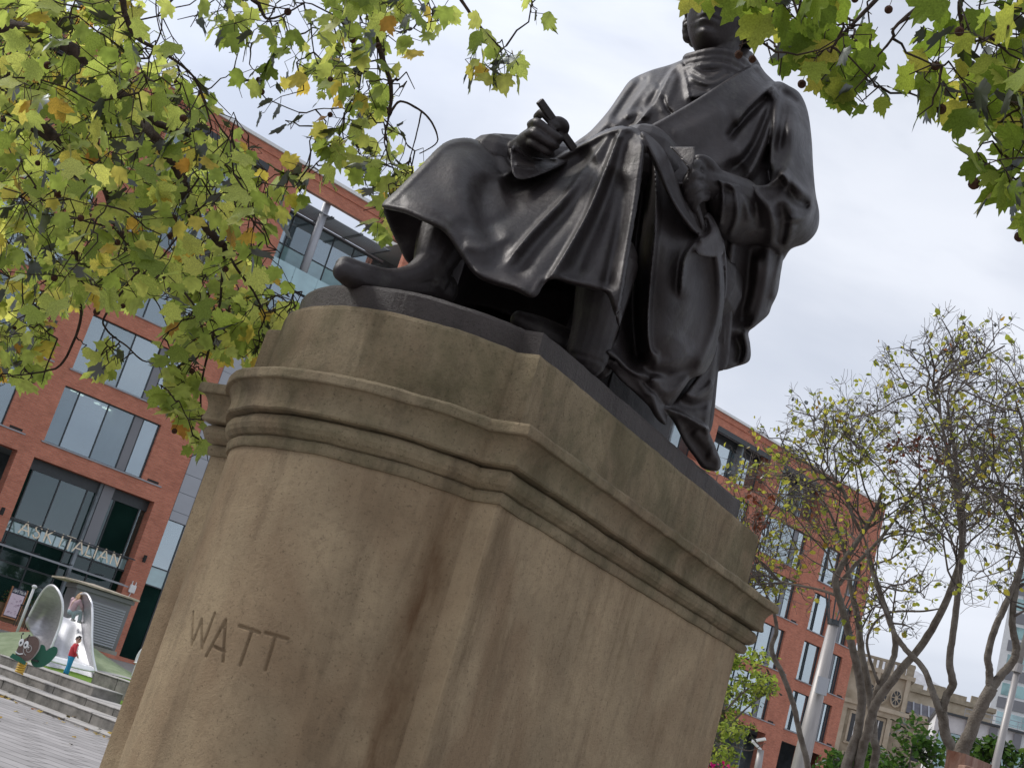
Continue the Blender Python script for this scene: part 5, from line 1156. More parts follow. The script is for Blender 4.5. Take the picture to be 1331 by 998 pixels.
for k, nm, m_ in (('play', 'playground_surface', GRN), ('kerb', 'kerb_strip', PATHM), ('grass', 'lawn', GRASS), ('plaza', 'terrace_paving', mat('terrace paving', (.30, .28, .26), .9, 0, .15, 3))):
    if zone[k].v: tag(zone[k].build(nm, m_), kind='structure')
ou = MB()
for (s0, s1) in ((-60, -15.0), (11.0, 60)):
    for (n0, n1, z0, z1) in ((2.75, 4.0, .47, .60), (4.0, 35, .60, 1.41), (35, 44, 1.41, 1.41)): ou.quad(gp(s0, n0, z0), gp(s1, n0, z0), gp(s1, n1, z1), gp(s0, n1, z1))
ou.quad(gp(-60, 44, 1.415), gp(90, 44, 1.415), gp(90, 130, 1.415), gp(-60, 130, 1.415)); tag(ou.build('path', MAT['terrace paving']), kind='structure')
# steel slide
STEEL = mat('brushed steel', (.46, .45, .47), .38, .75, .15, 3, .15, 40, .5, aniso=(1, 1, 6)); RIM = mat('pale steel rim', (.80, .80, .82), .35, .3, .05)
def local_sheet(name, out, ctrl, ridges, parent, m_, thick=.05, rim=None, rr=.035, inv=None):
    m = MB(); m.smooth = True; sheet(m, out, ctrl, ridges, thick=thick, rnd=.05, step=1.0); o = m.build(name, m_, parent); o.matrix_parent_inverse = Matrix.Translation(-parent.location)
    if rim:
        P = catmull([list(dp(*p)) for p in rim], False, 6); r_ = MB(); r_.smooth = True; r_.tube(P, rr, 8); k = r_.build('rim', RIM, o)
    return o
slb = dp(95, 860, 37.5); slb[2] = terr(slb)
slide = empty('steel_slide', slb, 0, 'wide curved steel playground slide with tall flared sides set into the green mound', 'slide')
local_sheet('left_side', [(33,810),(40,795),(50,777),(59,765),(67,761),(74,766),(80,777),(81,793),(77,812),(70,832),(62,852),(57,848),(48,832)], [(35,808,38.9),(50,782,38.6),(66,762,37.9),(80,780,37.3),(79,800,37.2),(62,850,36.9),(62,800,39.2),(55,825,38.9),(70,790,38.9)], [], slide, STEEL, rim=[(38,800,38.75),(50,777,38.6),(59,764.5,38.3),(67,760.5,37.85),(74,765,37.5),(80,777,37.25),(81.5,793,37.15),(77.5,813,37.1),(70,833,36.95),(62,853,36.85)])
STEELB = mat('pale bed steel', (.72, .72, .75), .5, .35, .06, 3)  # bed given a paler steel than the sides
local_sheet('bed', [(76,800),(88,803),(100,800),(108,794),(113,800),(116,830),(118,862),(121,880),(112,884),(62,866),(58,864),(66,845),(74,822)], [(76,800,39.2),(108,795,39.4),(90,802,39.5),(90,830,38.6),(62,864,37.1),(120,880,36.9),(88,868,37.2),(116,830,38.4)], [([(92,805),(84,830),(78,858)], .12, 9, 0)], slide, STEELB)
local_sheet('right_side', [(103,773),(111,771),(116,777),(119,787),(119.5,805),(119,830),(120,850),(124,870),(129,886),(121,882),(113,870),(106,850),(102,825),(99,800),(100,784)], [(104,774,39.0),(112,772,38.2),(119,790,37.6),(119,830,37.1),(122,860,36.8),(129,886,36.5),(105,800,39.3),(106,840,38.6),(114,868,37.6)], [], slide, STEEL, rim=[(103,773,39.0),(111,771,38.4),(116.5,777,38.0),(119.5,787,37.7),(120,805,37.4),(119.5,830,37.1),(120.5,850,36.95),(124.5,870,36.75),(129,887,36.5)])
local_sheet('foot_plate', [(66,851),(62,858),(118,873),(121,866)], [(66,852,37.0),(120,868,36.8),(62,858,36.9),(118,873,36.7)], [], slide, RIM)
# people ---------------------------------------------------------------
SKIN = mat('skin', (.55, .36, .28), .55, 0, .06, 20); HAIRD = mat('dark hair', (.018, .013, .011), .6, 0, .3, 40); HAIRL = mat('fair hair', (.50, .30, .15), .6, 0, .25, 40)
def person(label, loc, rz, h, J, cols, hairm, group=None, jit=0, hairlen=0):
    """J: joint positions in units of height, facing +y"""
    t = empty('person', loc, rz, label, 'person', group); k = h
    def q(n): return Vector(J[n])*k
    b = MB(); b.ball(q('head'), .068*k, 20, 14, (.82, .98, 1.16)); hd = q('head')
    b.ball(hd+Vector((0, .066, -.012))*k, .011*k, 8, 6); b.ball(hd+Vector((0, .055, -.05))*k, .016*k, 8, 6)
    for s in (-1, 1): b.ball(hd+Vector((s*.058, -.004, -.008))*k, .014*k, 8, 6, (.5, 1, 1.4)); b.ball(hd+Vector((s*.022, .058, .008))*k, .008*k, 8, 6)
    b.tube([q('neck')-Vector((0, 0, .03*k)), q('head')-Vector((0, 0, .04*k))], [.032*k, .030*k], 10)
    b.tube([q('hip'), q('chest'), q('neck')], [.075*k, .082*k, .05*k], 14, flat=.75)
    for s in 'lr':
        b.tube([q('hip')+Vector((-.035 if s == 'l' else .035, 0, 0))*k, q('knee'+s), q('ankle'+s)], [.055*k, .038*k, .024*k], 10)
        b.tube([q('ankle'+s)+Vector((0, -.03, -.015))*k, q('ankle'+s)+Vector((0, .075, -.022))*k], [.026*k, .020*k], 10)
        b.tube([q('sh'+s), q('el'+s), q('wr'+s)], [.034*k, .027*k, .019*k], 10); w0 = q('wr'+s); d = (w0-q('el'+s)).normalized()
        b.ball(w0+d*.022*k, .022*k, 10, 6); x = d.orthogonal().normalized()
        for i in range(4): a = w0+d*.035*k+x*(i-1.5)*.011*k; b.tube([a, a+d*(.030-.004*abs(i-1.2))*k], .0055*k, 5)
        b.tube([w0+x*.018*k+d*.01*k, w0+x*.032*k+d*.032*k], .0065*k, 5)
    o = b.build('body', SKIN, t); remesh(o, .012*k, 2)
    j = MB(); j.tube([q('hip')+Vector((0, 0, .02*k)), q('hip')*.5+q('chest')*.5, q('chest'), q('neck')-Vector((0, 0, .012*k))], [.098*k, .098*k, .100*k, .05*k], 16, flat=.78)
    for s in 'lr': j.tube([q('sh'+s), q('el'+s), q('wr'+s)-(q('wr'+s)-q('el'+s))*.10], [.048*k, .040*k, .034*k], 10); j.ball(q('sh'+s), .048*k, 10, 6)
    o = j.build('jacket', cols[0], t); remesh(o, .011*k, 3)
    if len(cols) > 3:
        for s in 'lr': m = MB(); a, c_, e = q('sh'+s), q('el'+s), q('wr'+s); out = Vector((-.03 if s == 'l' else .03, .02, 0))*k; m.tube([a+out*1.3, c_+out, e+out*.6], [.014*k]*3, 6); m.build('sleeve_stripe', cols[3], t)
    tr = MB(); tr.tube([q('hip')+Vector((0, 0, .05*k)), q('hip')-Vector((0, 0, .03*k))], [.088*k, .085*k], 14, flat=.8)
    for s in 'lr': tr.tube([q('hip')+Vector((-.040 if s == 'l' else .040, 0, 0))*k, q('knee'+s), q('ankle'+s)+Vector((0, 0, .02*k))], [.070*k, .054*k, .044*k], 12)
    o = tr.build('trousers', cols[1], t); remesh(o, .011*k, 3)
    s_ = MB()
    for s in 'lr': s_.tube([q('ankle'+s)+Vector((0, -.035, -.014))*k, q('ankle'+s)+Vector((0, .03, -.012))*k, q('ankle'+s)+Vector((0, .085, -.022))*k], [.034*k, .034*k, .024*k], 10)
    s_.build('shoes', cols[2], t)
    hh = MB(); rr = random.Random(9)
    for _ in range(90):
        a = rr.uniform(0, 6.28); ph = rr.uniform(-.25, 1.4); y = math.cos(ph)*math.cos(a)
        if y > .45 and ph < .75: continue
        hh.ball(hd+Vector((math.cos(ph)*math.sin(a)*.062, y*.070, math.sin(ph)*.080+.006))*k, rr.uniform(.010, .017)*k, 7, 5)
    if hairlen:
        for i in range(14): x0 = rr.uniform(-.05, .05); hh.tube([hd+Vector((x0, -.06, .03))*k, hd+Vector((x0*1.2, -.085, -.05))*k, hd+Vector((x0*1.3, -.085, -.05-hairlen))*k], [.016*k, .015*k, .006*k], 6)
    o = hh.build('hair', hairm, t); remesh(o, .009*k, 1); return t
STAND = dict(head=(.0,.012,.915), neck=(0,0,.825), chest=(0,-.005,.70), hip=(0,0,.47), kneel=(-.052,.02,.26), ankle_=(0,0,0), anklel=(-.056,-.01,.045), kneer=(.052,.005,.26), ankler=(.058,.02,.045), shl=(-.105,0,.775), shr=(.105,0,.775), ell=(-.135,-.015,.62), elr=(.135,.015,.62), wrl=(-.125,.06,.50), wrr=(.12,.10,.53))
REDJ = mat('red jacket', (.52, .035, .05), .7, 0, .15, 15); BLUET = mat('blue trousers', (.015, .24, .42), .75, 0, .12, 15); PINKJ = mat('pale pink coat', (.68, .47, .50), .8, 0, .08, 12); PALEB = mat('pale blue trousers', (.55, .68, .72), .8, 0, .06, 12)
P_ = hz(84, 878, 36.0); P_[2] = .63
person('child in a red jacket and blue trousers standing at the foot of the slide', P_, R(-62), 1.03, STAND, (REDJ, BLUET, mat('dark shoes', (.03,.03,.035), .6), WHITE), HAIRD)
SIT = dict(head=(.03,.10,.60), neck=(.01,.055,.53), chest=(0,.02,.42), hip=(0,0,.20), kneel=(-.10,.20,.26), kneer=(.10,.20,.26), anklel=(-.10,.26,.06), ankler=(.10,.26,.06), shl=(-.105,.03,.49), shr=(.105,.03,.49), ell=(-.17,.10,.38), elr=(.17,.10,.38), wrl=(-.14,.2,.32), wrr=(.14,.2,.32))
P2 = dp(88, 806, 38.6)
person('fair haired child in a pale pink coat crouching at the top of the steel slide', P2, R(-28), 1.25, SIT, (PINKJ, PALEB, WHITE), HAIRL, hairlen=.10)
# spring rider
toy = empty('spring_rider', hz(20, 872, 33.0)*[1,1,0]+[0,0,.49], R(8), 'green and brown snail shaped rocker with white eyes on a yellow coil spring', 'playground toy')
GRP = mat('green panel', (.010, .105, .060), .5, 0, .08, 10); BRP = mat('brown panel', (.135, .085, .070), .6, 0, .12, 14); BLK = mat('black paint', (.015, .015, .015), .5); YEL = mat('yellow spring paint', (.60, .38, .05), .45, 0, .1)
def xzp(poly, y0, y1, m=None):
    m = m or MB(); n = len(poly); m.add([(x, y0, z) for x, z in poly]+[(x, y1, z) for x, z in poly], [tuple(range(n)), tuple(range(2*n-1, n-1, -1))]+[(i, n+i, n+(i+1) % n, (i+1) % n) for i in range(n)]); return m
shell = catmull([(-.02,.34),(.18,.36),(.30,.50),(.36,.75),(.30,.95),(.16,1.02),(.0,.95),(-.10,.80),(-.14,.6),(-.12,.42)], True, 4)
xzp([(x, z) for x, z in shell], -.16, -.12).build('shell_panel', BRP, toy)
xzp([(x*1.06+.01, z*1.03-.01) for x, z in shell], -.118, -.10).build('shell_rim', TREAD, toy)
heart = catmull([(.30,.34),(.40,.28),(.58,.32),(.72,.48),(.82,.72),(.80,.88),(.70,.92),(.60,.84),(.54,.76),(.46,.86),(.36,.86),(.28,.66),(.26,.44)], True, 4)
xzp([(x, z) for x, z in heart], .10, .14).build('rear_panel', GRP, toy)
xzp([(-.24,.34),(-.02,.30),(.20,.26),(.20,.34),(.02,.42),(-.20,.46)], -.21, -.165).build('front_panel', GRP, toy)
for sx, sz, sc_e in ((-.10, .78, 1), (.035, .76, 1)):
    e = MB(); e.smooth = True; e.ball((sx, -.17, sz), .075, 16, 10, (.8, .25, 1.35)); eo = e.build('eye', WHITE, toy); MB().ball((sx-.005, -.192, sz-.01), .028, 10, 6, (.8, .3, 1.3)).build('pupil', BLK, eo)
mo = MB(); P = [(-.16+.02*i, -.175, .52-.035*math.sin(math.pi*i/10)) for i in range(11)]; mo.tube(P, .018, 6); mo.build('mouth', WHITE, toy)
sw = MB(); sw.tube([(.13+.012*t*math.cos(t), -.168, .66+.014*t*math.sin(t)) for t in np.linspace(.5, 11, 40)], .012, 5); sw.build('shell_swirl', TREAD, toy)
for x in (-.13, .04): q = MB(); q.tube([(x, -.16, .86), (x-.03, -.16, .96), (x-.01, -.16, 1.0)], .012, 6); q.ball((x-.01, -.16, 1.01), .025, 8, 6); q.build('feeler', BLK, toy)
MB().box(.18, .46, -.10, .10, .42, .46).build('seat', BLK, toy); hd_ = MB(); hd_.tube([(.12, -.28, .72), (.12, .26, .72)], .02, 8); hd_.build('handle', WHITE, toy)
sp = MB(); sp.smooth = True; sp.tube([(.10+.10*math.cos(t), .10*math.sin(t), .02+.30*t/(2*math.pi*5)) for t in np.linspace(0, 2*math.pi*5, 90)], .024, 7); sp.build('spring', YEL, toy); toy.scale = (.86, .86, .86)
# louvred kiosk behind the slide
kb = hz(124, 852, 44.0)
kz = terr(np.array([kb[0], kb[1], 0])); kio = empty('louvred_kiosk', (kb[0], kb[1], kz), FANG+R(-12), 'low grey louvred utility kiosk with a pale flat roof behind the slide', 'kiosk')
MB().box(-1.3, .60, 0, 1.8, 0, .12).build('plinth', MAT['terrace paving'], kio); MB().box(-1.22, .53, .06, 1.7, .12, 1.75).build('casing', GREY, kio)
lf_ = MB().box(-.72, .46, .0, .055, .15, 1.42).build('louvre_frame', GREY, kio)
for i in range(16): m = MB(); m.add([(-.67, -.035, .20+i*.075), (.41, -.035, .20+i*.075), (.41, -.002, .245+i*.075), (-.67, -.002, .245+i*.075), (-.67, -.035, .188+i*.075), (.41, -.035, .188+i*.075), (.41, -.002, .232+i*.075), (-.67, -.002, .232+i*.075)], [(0,1,2,3),(7,6,5,4),(0,4,5,1)]); m.build('slat', GREYL, lf_)
MB().box(-1.28, .58, -.06, 1.8, 1.60, 1.72).build('fascia', GREY, kio)
rf = MB(); rf.add([(-1.75,-.25,1.751),(.66,-.25,1.751),(.66,2.0,1.751),(-1.75,2.0,1.751),(-1.75,-.25,1.80),(.66,-.25,1.80),(.66,2.0,1.80),(-1.75,2.0,1.80),(-.6,.9,1.90)], [(0,3,2,1),(0,1,5,4),(1,2,6,5),(2,3,7,6),(3,0,4,7),(4,5,8),(5,6,8),(6,7,8),(7,4,8)]); rf.build('roof', mat('weathered roof slab', (.42, .36, .28), .9, 0, .25, 6), kio)
# menu board, poster, post and terrace furniture
bd_ = dp(11, 804, 57.5)
WOOD = mat('varnished wood', (.36, .16, .07), .5, 0, .2, 12); PRINT = mat('pink menu print', (.62, .48, .55), .6, 0, .12, 22, col2=(.72, .62, .68)); NAVY = mat('navy board', (.03, .035, .06), .5)
brd = empty('menu_board', bd_, FANG+R(6), 'wooden menu board with pale pink sheet under a dark ASK ITALIAN heading', 'menu board')
MB().box(-.38, .38, -.03, 0, .08, 1.32).build('backing', NAVY, brd); MB().box(-.31, .31, -.042, -.032, .12, 1.08).build('menu_sheet', PRINT, brd)
for x in (-.38, .34): MB().box(x, x+.05, -.05, .02, 0, 1.36).build('post', WOOD, brd)
MB().box(-.33, .34, -.05, .02, .02, .08).build('rail', WOOD, brd)
lm_ = MB(); c0 = -.29; k_ = .085
for ch in 'ASK ITALIAN':
    if ch != ' ':
        ww = (Wd[ch] or .5)*.135/.62*1.0
        for a, b in STEMS[ch]:
            ax = (a[0]*ww if ch != 'I' else 0)+c0; bx = (b[0]*ww if ch != 'I' else 0)+c0; lm_.beam((ax, -.034, 1.14+a[1]*.12), (bx, -.034, 1.14+b[1]*.12), .012, .006, up=(0, -1, 0))
    c0 += adv[ch]*.62/5.5*.86 if ch != ' ' else .03
lm_.build('heading', WHITE, brd)
rk = random.Random(4); sk = MB()
for _ in range(16): x, z = rk.uniform(-.24, .24), rk.uniform(.2, 1.0); sk.tube([(x+.04*math.cos(t), -.046, z+.035*math.sin(t)) for t in np.linspace(0, rk.uniform(3, 6), 8)], .005, 4)
sk.build('line_drawing', mat('mauve ink', (.28, .16, .24), .7), brd)
ps = empty('poster', FP0+FDV*(-1.05)+FN*(-.50)+np.array([0, 0, 2.9]), FANG, 'bright pink poster on the restaurant glass at the left edge', 'poster')
MB().box(-.05, 1.0, -.02, 0, .0, .75).build('poster_sheet', mat('pink poster', (.62, .06, .22), .5, 0, .05), ps); MB().box(.35, .75, -.026, -.021, .15, .30).build('poster_print', WHITE, ps)
pp = dp(28, 806, 43.0)
post = empty('white_post', pp-np.array([0, 0, .5]), 0, 'thin white post with a round cap standing behind the green mound', 'post')
a = MB(); a.smooth = True; a.tube([(0, 0, 0), (0, 0, 1.58)], .045, 10); a.build('shaft', WHITE, post); a = MB(); a.smooth = True; a.ball((0, 0, 1.62), .09, 12, 8, (1, 1, .7)); a.build('cap', WHITE, post)
def chair(name, label, loc, rz):
    c = empty(name, loc, rz, label, 'chair', 'dark chairs outside the restaurant'); MB().box(-.22, .22, -.22, .22, .43, .46).build('seat', BLK, c)
    b = MB()
    for i in range(5): b.box(-.2+.09*i, -.17+.09*i, .19, .21, .46, .9)
    b.box(-.22, .22, .185, .215, .86, .92); b.build('backrest', BLK, c)
    for x in (-.2, .2):
        for y in (-.2, .2): MB().tube([(x, y, 0), (x*.95, y*.95, .44)], .014, 6).build('leg', BLK, c)
    return c
for k, (u, v, D, lb) in enumerate(((26, 797, 55, 'dark slatted chair right of the menu board'), (36, 796, 54, 'dark slatted chair just left of the slide'), (44, 800, 53.5, 'dark slatted chair half hidden by the slide'))): p = dp(u, v+14, D); p[2] = 1.3; chair('terrace_chair', lb, p, R(30+40*k))
bx_ = dp(40, 786, 58.5); bx_[2] = 1.35
pt = empty('planter', bx_, FANG, 'long brown planter box with clipped shrubs in front of the restaurant glass', 'planter'); MB().box(-1.3, 1.5, -.25, .25, 0, .75).build('box', mat('brown planter', (.16, .10, .05), .8, 0, .2, 8), pt)
fo = MB(); rq = random.Random(2)
for _ in range(700):
    M_ = leaf_frame(V((rq.uniform(-1.25, 1.45), rq.uniform(-.25, .25), rq.uniform(.72, 1.25))), Vector((rq.gauss(0,1), rq.gauss(0,1), rq.gauss(.3,1))), Vector((rq.gauss(0,1), rq.gauss(0,1), rq.gauss(.5,1))), rq.uniform(.06, .12)); vs, fs = small_leaf(rq); fo.add([M_ @ Vector(v) for v in vs], fs)
tag(fo.build('foliage', leaf_mat('shrub leaf', [(0, (.03, .07, .02)), (.6, (.05, .11, .03)), (1, (.16, .06, .03))], .3), pt), kind='stuff')
# white chair edge beside the grass
wc = dp(177, 884, 40); wc[2] = terr(np.array([wc[0], wc[1], 0]))
w_ = empty('white_chair', wc, 0, 'rounded white garden chair peeping out beside the pedestal edge', 'chair'); a = MB(); a.smooth = True; a.tube([(.2*math.cos(t), 0, .55+.38*math.sin(t)) for t in np.linspace(-.4, math.pi+.4, 14)], .045, 8); a.build('backrest', WHITE, w_); MB().ball((0, -.1, .42), .24, 14, 8, (1, 1, .15)).build('seat', WHITE, w_)
for x in (-.15, .15): MB().tube([(x, -.1, 0), (x, -.1, .42)], .02, 6).build('leg', WHITE, w_)
# fallen leaves along the foot of the steps
fl_ = MB(); rq = random.Random(12)
for _ in range(190):
    s, n = rq.uniform(-4, 8), rq.choice((rq.gauss(-.08, .12), rq.gauss(.75, .1), rq.uniform(-6, 0))); z = .012 if n < 0 else .085
    M_ = leaf_frame(V(gp(s, n, z)), Vector((rq.gauss(0,1), rq.gauss(0,1), .1)), Vector((rq.gauss(0,.3), rq.gauss(0,.3), 1)), rq.uniform(.07, .13)); vs, fs = SHAPES[0]; fl_.add([M_ @ Vector(v) for v in vs], fs)
tag(fl_.build('fallen_leaves', leaf_mat('fallen leaf', [(0, (.42, .26, .07)), (.5, (.50, .38, .12)), (1, (.30, .12, .05))], .2)), kind='stuff')
# ============================================================ far right: mast, lamp posts, warehouse, glass block, tower, leafy trees
METP = mat('satin steel mast', (.33, .31, .30), .5, .4, .12, 3, .2, 30, .3, aniso=(3, 3, .4))
def vpost(name, label, cat, u0, v0, u1, v1, D, r0, r1, m_, low=0.0, group=None, tip=True):
    """upright tapered post through two photo points, resting on the ground"""
    a = hz(u0, v0, D); b = onpl(u1, v1, np.array([a[0], a[1], 0])/math.hypot(a[0], a[1]), a)
    t = empty(name, (a[0], a[1], low), 0, label, cat, group); base = V((a[0], a[1], low)); q = V(a)-base; h1 = a[2]-low
    m = MB(); m.smooth = True; dx = (b-a)[:2]/(b-a)[2]; top = V(b)
    e0 = V((a[0]-dx[0]*(a[2]-low)*1.0, a[1], low))
    m.tube([e0-base, q, top-base], [r0*1.08, r0, r1], 16); m.build('shaft', m_, t); return t, top-base, base
mast, tp, _ = vpost('steel_mast', 'tall tapering pale steel mast standing before the right end of the brick building', 'mast', 1044, 980, 1083, 812, 33, .20, .125, METP)
m = MB(); m.tube([tp, tp+Vector((0, 0, .12))], .15, 16); m.build('cap', FRAME, mast)
m = MB()
for a in np.linspace(0, 6.28, 7)[:-1]: m.tube([tp+Vector((.12*math.cos(a), .12*math.sin(a), 0)), tp+Vector((.35*math.cos(a), .35*math.sin(a), .75))], .02, 5)
m.build('crown_rods', FRAME, mast); m = MB(); m.box(-.13, .13, -.36, -.26, 5.2, 5.6); m.build('notice_plate', GREYL, mast)
l2, tp, _ = vpost('lamp_post', 'grey tubular lamp post rising past the white tower at the far right', 'lamp post', 1296, 985, 1323, 868, 26, .07, .055, METP)
m = MB(); m.smooth = True; m.tube([tp, tp+Vector((.12, 0, 1.6)), tp+Vector((.25, 0, 3.4))], [.055, .05, .045], 12); m.build('upper_shaft', METP, l2); m = MB(); m.tube([tp-Vector((.01, 0, .08)), tp+Vector((0, 0, .08))], .09, 14); m.build('collar', METP, l2)
l3, tp, _ = vpost('street_lamp', 'slim street lamp with a flat white head, low behind the small tree', 'street lamp', 985, 998, 989, 974, 30, .08, .07, METP)
m = MB(); m.beam(tp, tp+Vector((-.22, 0, .12)), .06, .05); m.beam(tp+Vector((-.22, 0, .12)), tp+Vector((.02, -.1, .24)), .16, .05); m.build('lamp_head', WHITE, l3)
# plane helper
class Face:
    def __init__(s, p1, p2, z0):
        a = hz(*p1); b = hz(*p2); s.P0 = np.array([a[0], a[1], 0]); d = b-a; d[2] = 0; s.d = d/np.linalg.norm(d); s.n = np.array([s.d[1], -s.d[0], 0])
        s.ang = math.atan2(s.d[1], s.d[0]); s.z0 = z0
    def at(s, u, v):
        P = onpl(u, v, s.n, s.P0); return float((P-s.P0)@s.d), float(P[2])
# --- old stone warehouse
STONE = mat('old buff stone', (.34, .28, .20), .9, 0, .5, .55, .6, 3, .2, col2=(.52, .45, .35), detail=8); STONED = mat('sooty stone', (.24, .20, .145), .9, 0, .4, .8, .5, 3, .2, col2=(.42, .36, .27), detail=8)
W1 = Face((1112, 900, 150), (1240, 930, 151), 0); wh = empty('stone_warehouse', W1.P0, W1.ang, 'old buff stone warehouse with round windows and balustrade beyond the trees', 'building')
def tb(m, s0, s1, y0, y1, z0, z1): m.box(s0, s1, y0, y1, z0, z1)
sL, zT = W1.at(1118, 862); sR, zR_ = W1.at(1184, 893); sE, zE = W1.at(1222, 950); _, zc = W1.at(1160, 930); _, zcb = W1.at(1163, 942)
zT = max(zT, 4); zPar = W1.at(1170, 880)[1]; zCor = W1.at(1172, 927)[1]
rowc = W1.at(1165, 907)
# tower block (left) with round windows
WS0, WS1 = sL-8, sR
b = MB(); b.box(WS0, WS1, 0, 16, 0, zCor-.3); b.build('wall', STONED, wh)
ops = [];
b = MB(); b.box(WS0, WS1, .25, 15.6, zCor-.3, zPar); b.build('attic_wall', STONE, wh)
b = MB(); b.box(WS0-.4, WS1+.35, -.55, 16.3, zCor-.35, zCor+.10); b.box(WS0-.2, WS1+.2, -.3, 16.1, zCor-.9, zCor-.35); b.build('cornice', STONE, wh)
b = MB(); b.box(WS0-.3, WS1+.3, -.20, 16.1, zPar-.10, zPar+.35); b.build('upper_cornice', STONE, wh)
b = MB(); 
for s in np.arange(WS0, WS1, .62): b.box(s, s+.36, -.05, .30, zPar+.35, zPar+1.25)
b.box(WS0-.1, WS1+.1, -.1, .36, zPar+1.25, zPar+1.5)
for s in (WS0, (WS0+WS1)/2, WS1-.7): b.box(s, s+.75, -.14, .46, zPar+.35, zPar+1.6)
b.build('balustrade', STONED, wh)
DG = mat('dark window void', (.03, .032, .036), .25)
cz = rowc[1]
for px_ in ((1165, 907), (1147, 902), (1131, 897)):
    s, z = W1.at(*px_); z = cz; r_ = .98
    a = MB(); a.tube([(s, .22, z), (s, -.02, z)], r_, 28); a.v = [(s+(x-s)*.62, y, z_) for x, y, z_ in a.v]; o = a.build('round_window', STONE, wh)
    a = MB(); a.tube([(s, -.01, z), (s, -.045, z)], r_*.78, 28); a.v = [(s+(x-s)*.62, y, z_) for x, y, z_ in a.v]; a.build('pane', DG, o)
    a = MB(); a.tube([(s, -.05, z), (s, -.10, z)], .28, 16)
    for k in range(8): t = math.pi*k/4; a.beam((s+.3*math.cos(t), -.09, z+.3*math.sin(t)), (s+r_*.8*math.cos(t), -.09, z+r_*.8*math.sin(t)), .08, .14, up=(0, 1, 0))
    a.v = [(s+(x-s)*.62, y, z_) for x, y, z_ in a.v]; a.build('tracery', STONE, o)
for s in np.arange(WS0+.6, WS1-.3, 3.1): MB().box(s, s+.42, -.18, .24, zCor+.1, zPar-.1).build('pilaster', STONE, wh)
for row, (h0, h1) in enumerate(((zCor-4.3, zCor-1.3), (zCor-9.3, zCor-5.6), (zCor-14.0, zCor-10.8))):
    k = 0
    for s in np.arange(WS0+1.2, WS1-1, 2.35):
        if h0 < .3: continue
        f = MB(); f.box(s-.22, s+1.18, -.14, .0, h1, h1+.3); f.box(s-.22, s, -.10, 0, h0, h1); f.box(s+.96, s+1.18, -.10, 0, h0, h1); f.box(s-.3, s+1.26, -.2, 0, h0-.2, h0)
        o = f.build('window', STONE, wh); MB().box(s, s+.96, -.03, .02, h0, h1).build('pane', DG, o); MB().box(s+.44, s+.52, -.05, -.03, h0, h1).build('glazing_bar', WHITE, o)
for s in np.arange(WS0+.1, WS1, 2.35): MB().box(s, s+.5, -.28, 0, .0, zCor-.9).build('giant_pilaster', STONE, wh)
# lower range to the right with mansard roof
s2, z2 = W1.at(1188, 900); s3, z3 = W1.at(1228, 918); zm0 = W1.at(1190, 932)[1]; zm1 = W1.at(1186, 912)[1]; s4 = W1.at(1224, 940)[0]
b = MB(); b.box(WS1+.01, s4, .15, 14, 0, zm0-.2); b.build('wing_wall', STONED, wh)
b = MB(); b.box(WS1+.36, s4+.2, -.35, 14.2, zm0-.2, zm0+.35); b.box(WS1+.36, s4, -.1, 14, zm0-1.1, zm0-.2); b.build('wing_cornice', STONE, wh)
SLATE = mat('slate', (.13, .125, .145), .6, 0, .2, 2)
b = MB(); b.add([(WS1+.02, .6, zm0+.35), (s4, .6, zm0+.35), (s4, 2.4, zm1+.3), (WS1+.02, 2.4, zm1+.3)], [(0,1,2,3)]); b.box(WS1+.02, s4, 2.4, 13, zm0, zm1+.3); b.build('mansard_roof', SLATE, wh)
for s in np.arange(WS1+.8, s4-.4, .8): 
    a = MB(); a.beam((s, .53, zm0+.42), (s, 2.33, zm1+.32), .16, .10); a.build('rooflight', GREYL, wh)
for s in np.arange(WS1+1.2, s4-1, 2.3):
    o = MB().box(s-.1, s+1.1, .02, .14, zm0-4.6, zm0-1.5).build('window', STONE, wh); MB().box(s+.05, s+.95, -.01, .02, zm0-4.4, zm0-1.7).build('pane', DG, o)
# stone range further back
W2 = Face((1186, 905, 175), (1272, 930, 176), 0); w2 = empty('rear_warehouse', W2.P0, W2.ang, 'long stone parapet and grey hipped roof behind the warehouse', 'building')
zp = W2.at(1200, 899)[1]; e0, e1 = W2.at(1184, 900)[0], W2.at(1292, 925)[0]; zr = W2.at(1235, 893)[1]
b = MB(); b.box(e0-6, e1, 0, 14, 0, zp-.3); b.build('wall', STONE, w2); b = MB(); b.box(e0-6.2, e1+.2, -.3, .6, zp-.3, zp+.25); b.box(e0-6.2, e1+.2, -.35, .6, zp-2.3, zp-1.9); b.build('cornice', STONED, w2)
b = MB()
for s in np.arange(e0-6, e1-2, 2.6): b.box(s, s+2.1, -.1, .35, zp+.25, zp+1.0+.25*math.sin(s))
b.build('parapet', STONED, w2)
b = MB(); x0, x1 = W2.at(1186, 893)[0], W2.at(1265, 925)[0]; b.add([(x0-8, 1, zp), (x1, 1, zp), (x1, 12, zp), (x0-8, 12, zp), (x0-8, 6.5, zr+2.1), (x1-7.5, 6.5, zr+2.1)], [(0,1,5,4),(1,2,5),(2,3,4,5),(3,0,4)]); b.build('roof', mat('lead roof', (.38, .38, .40), .5, 0, .15, 1.5), w2)
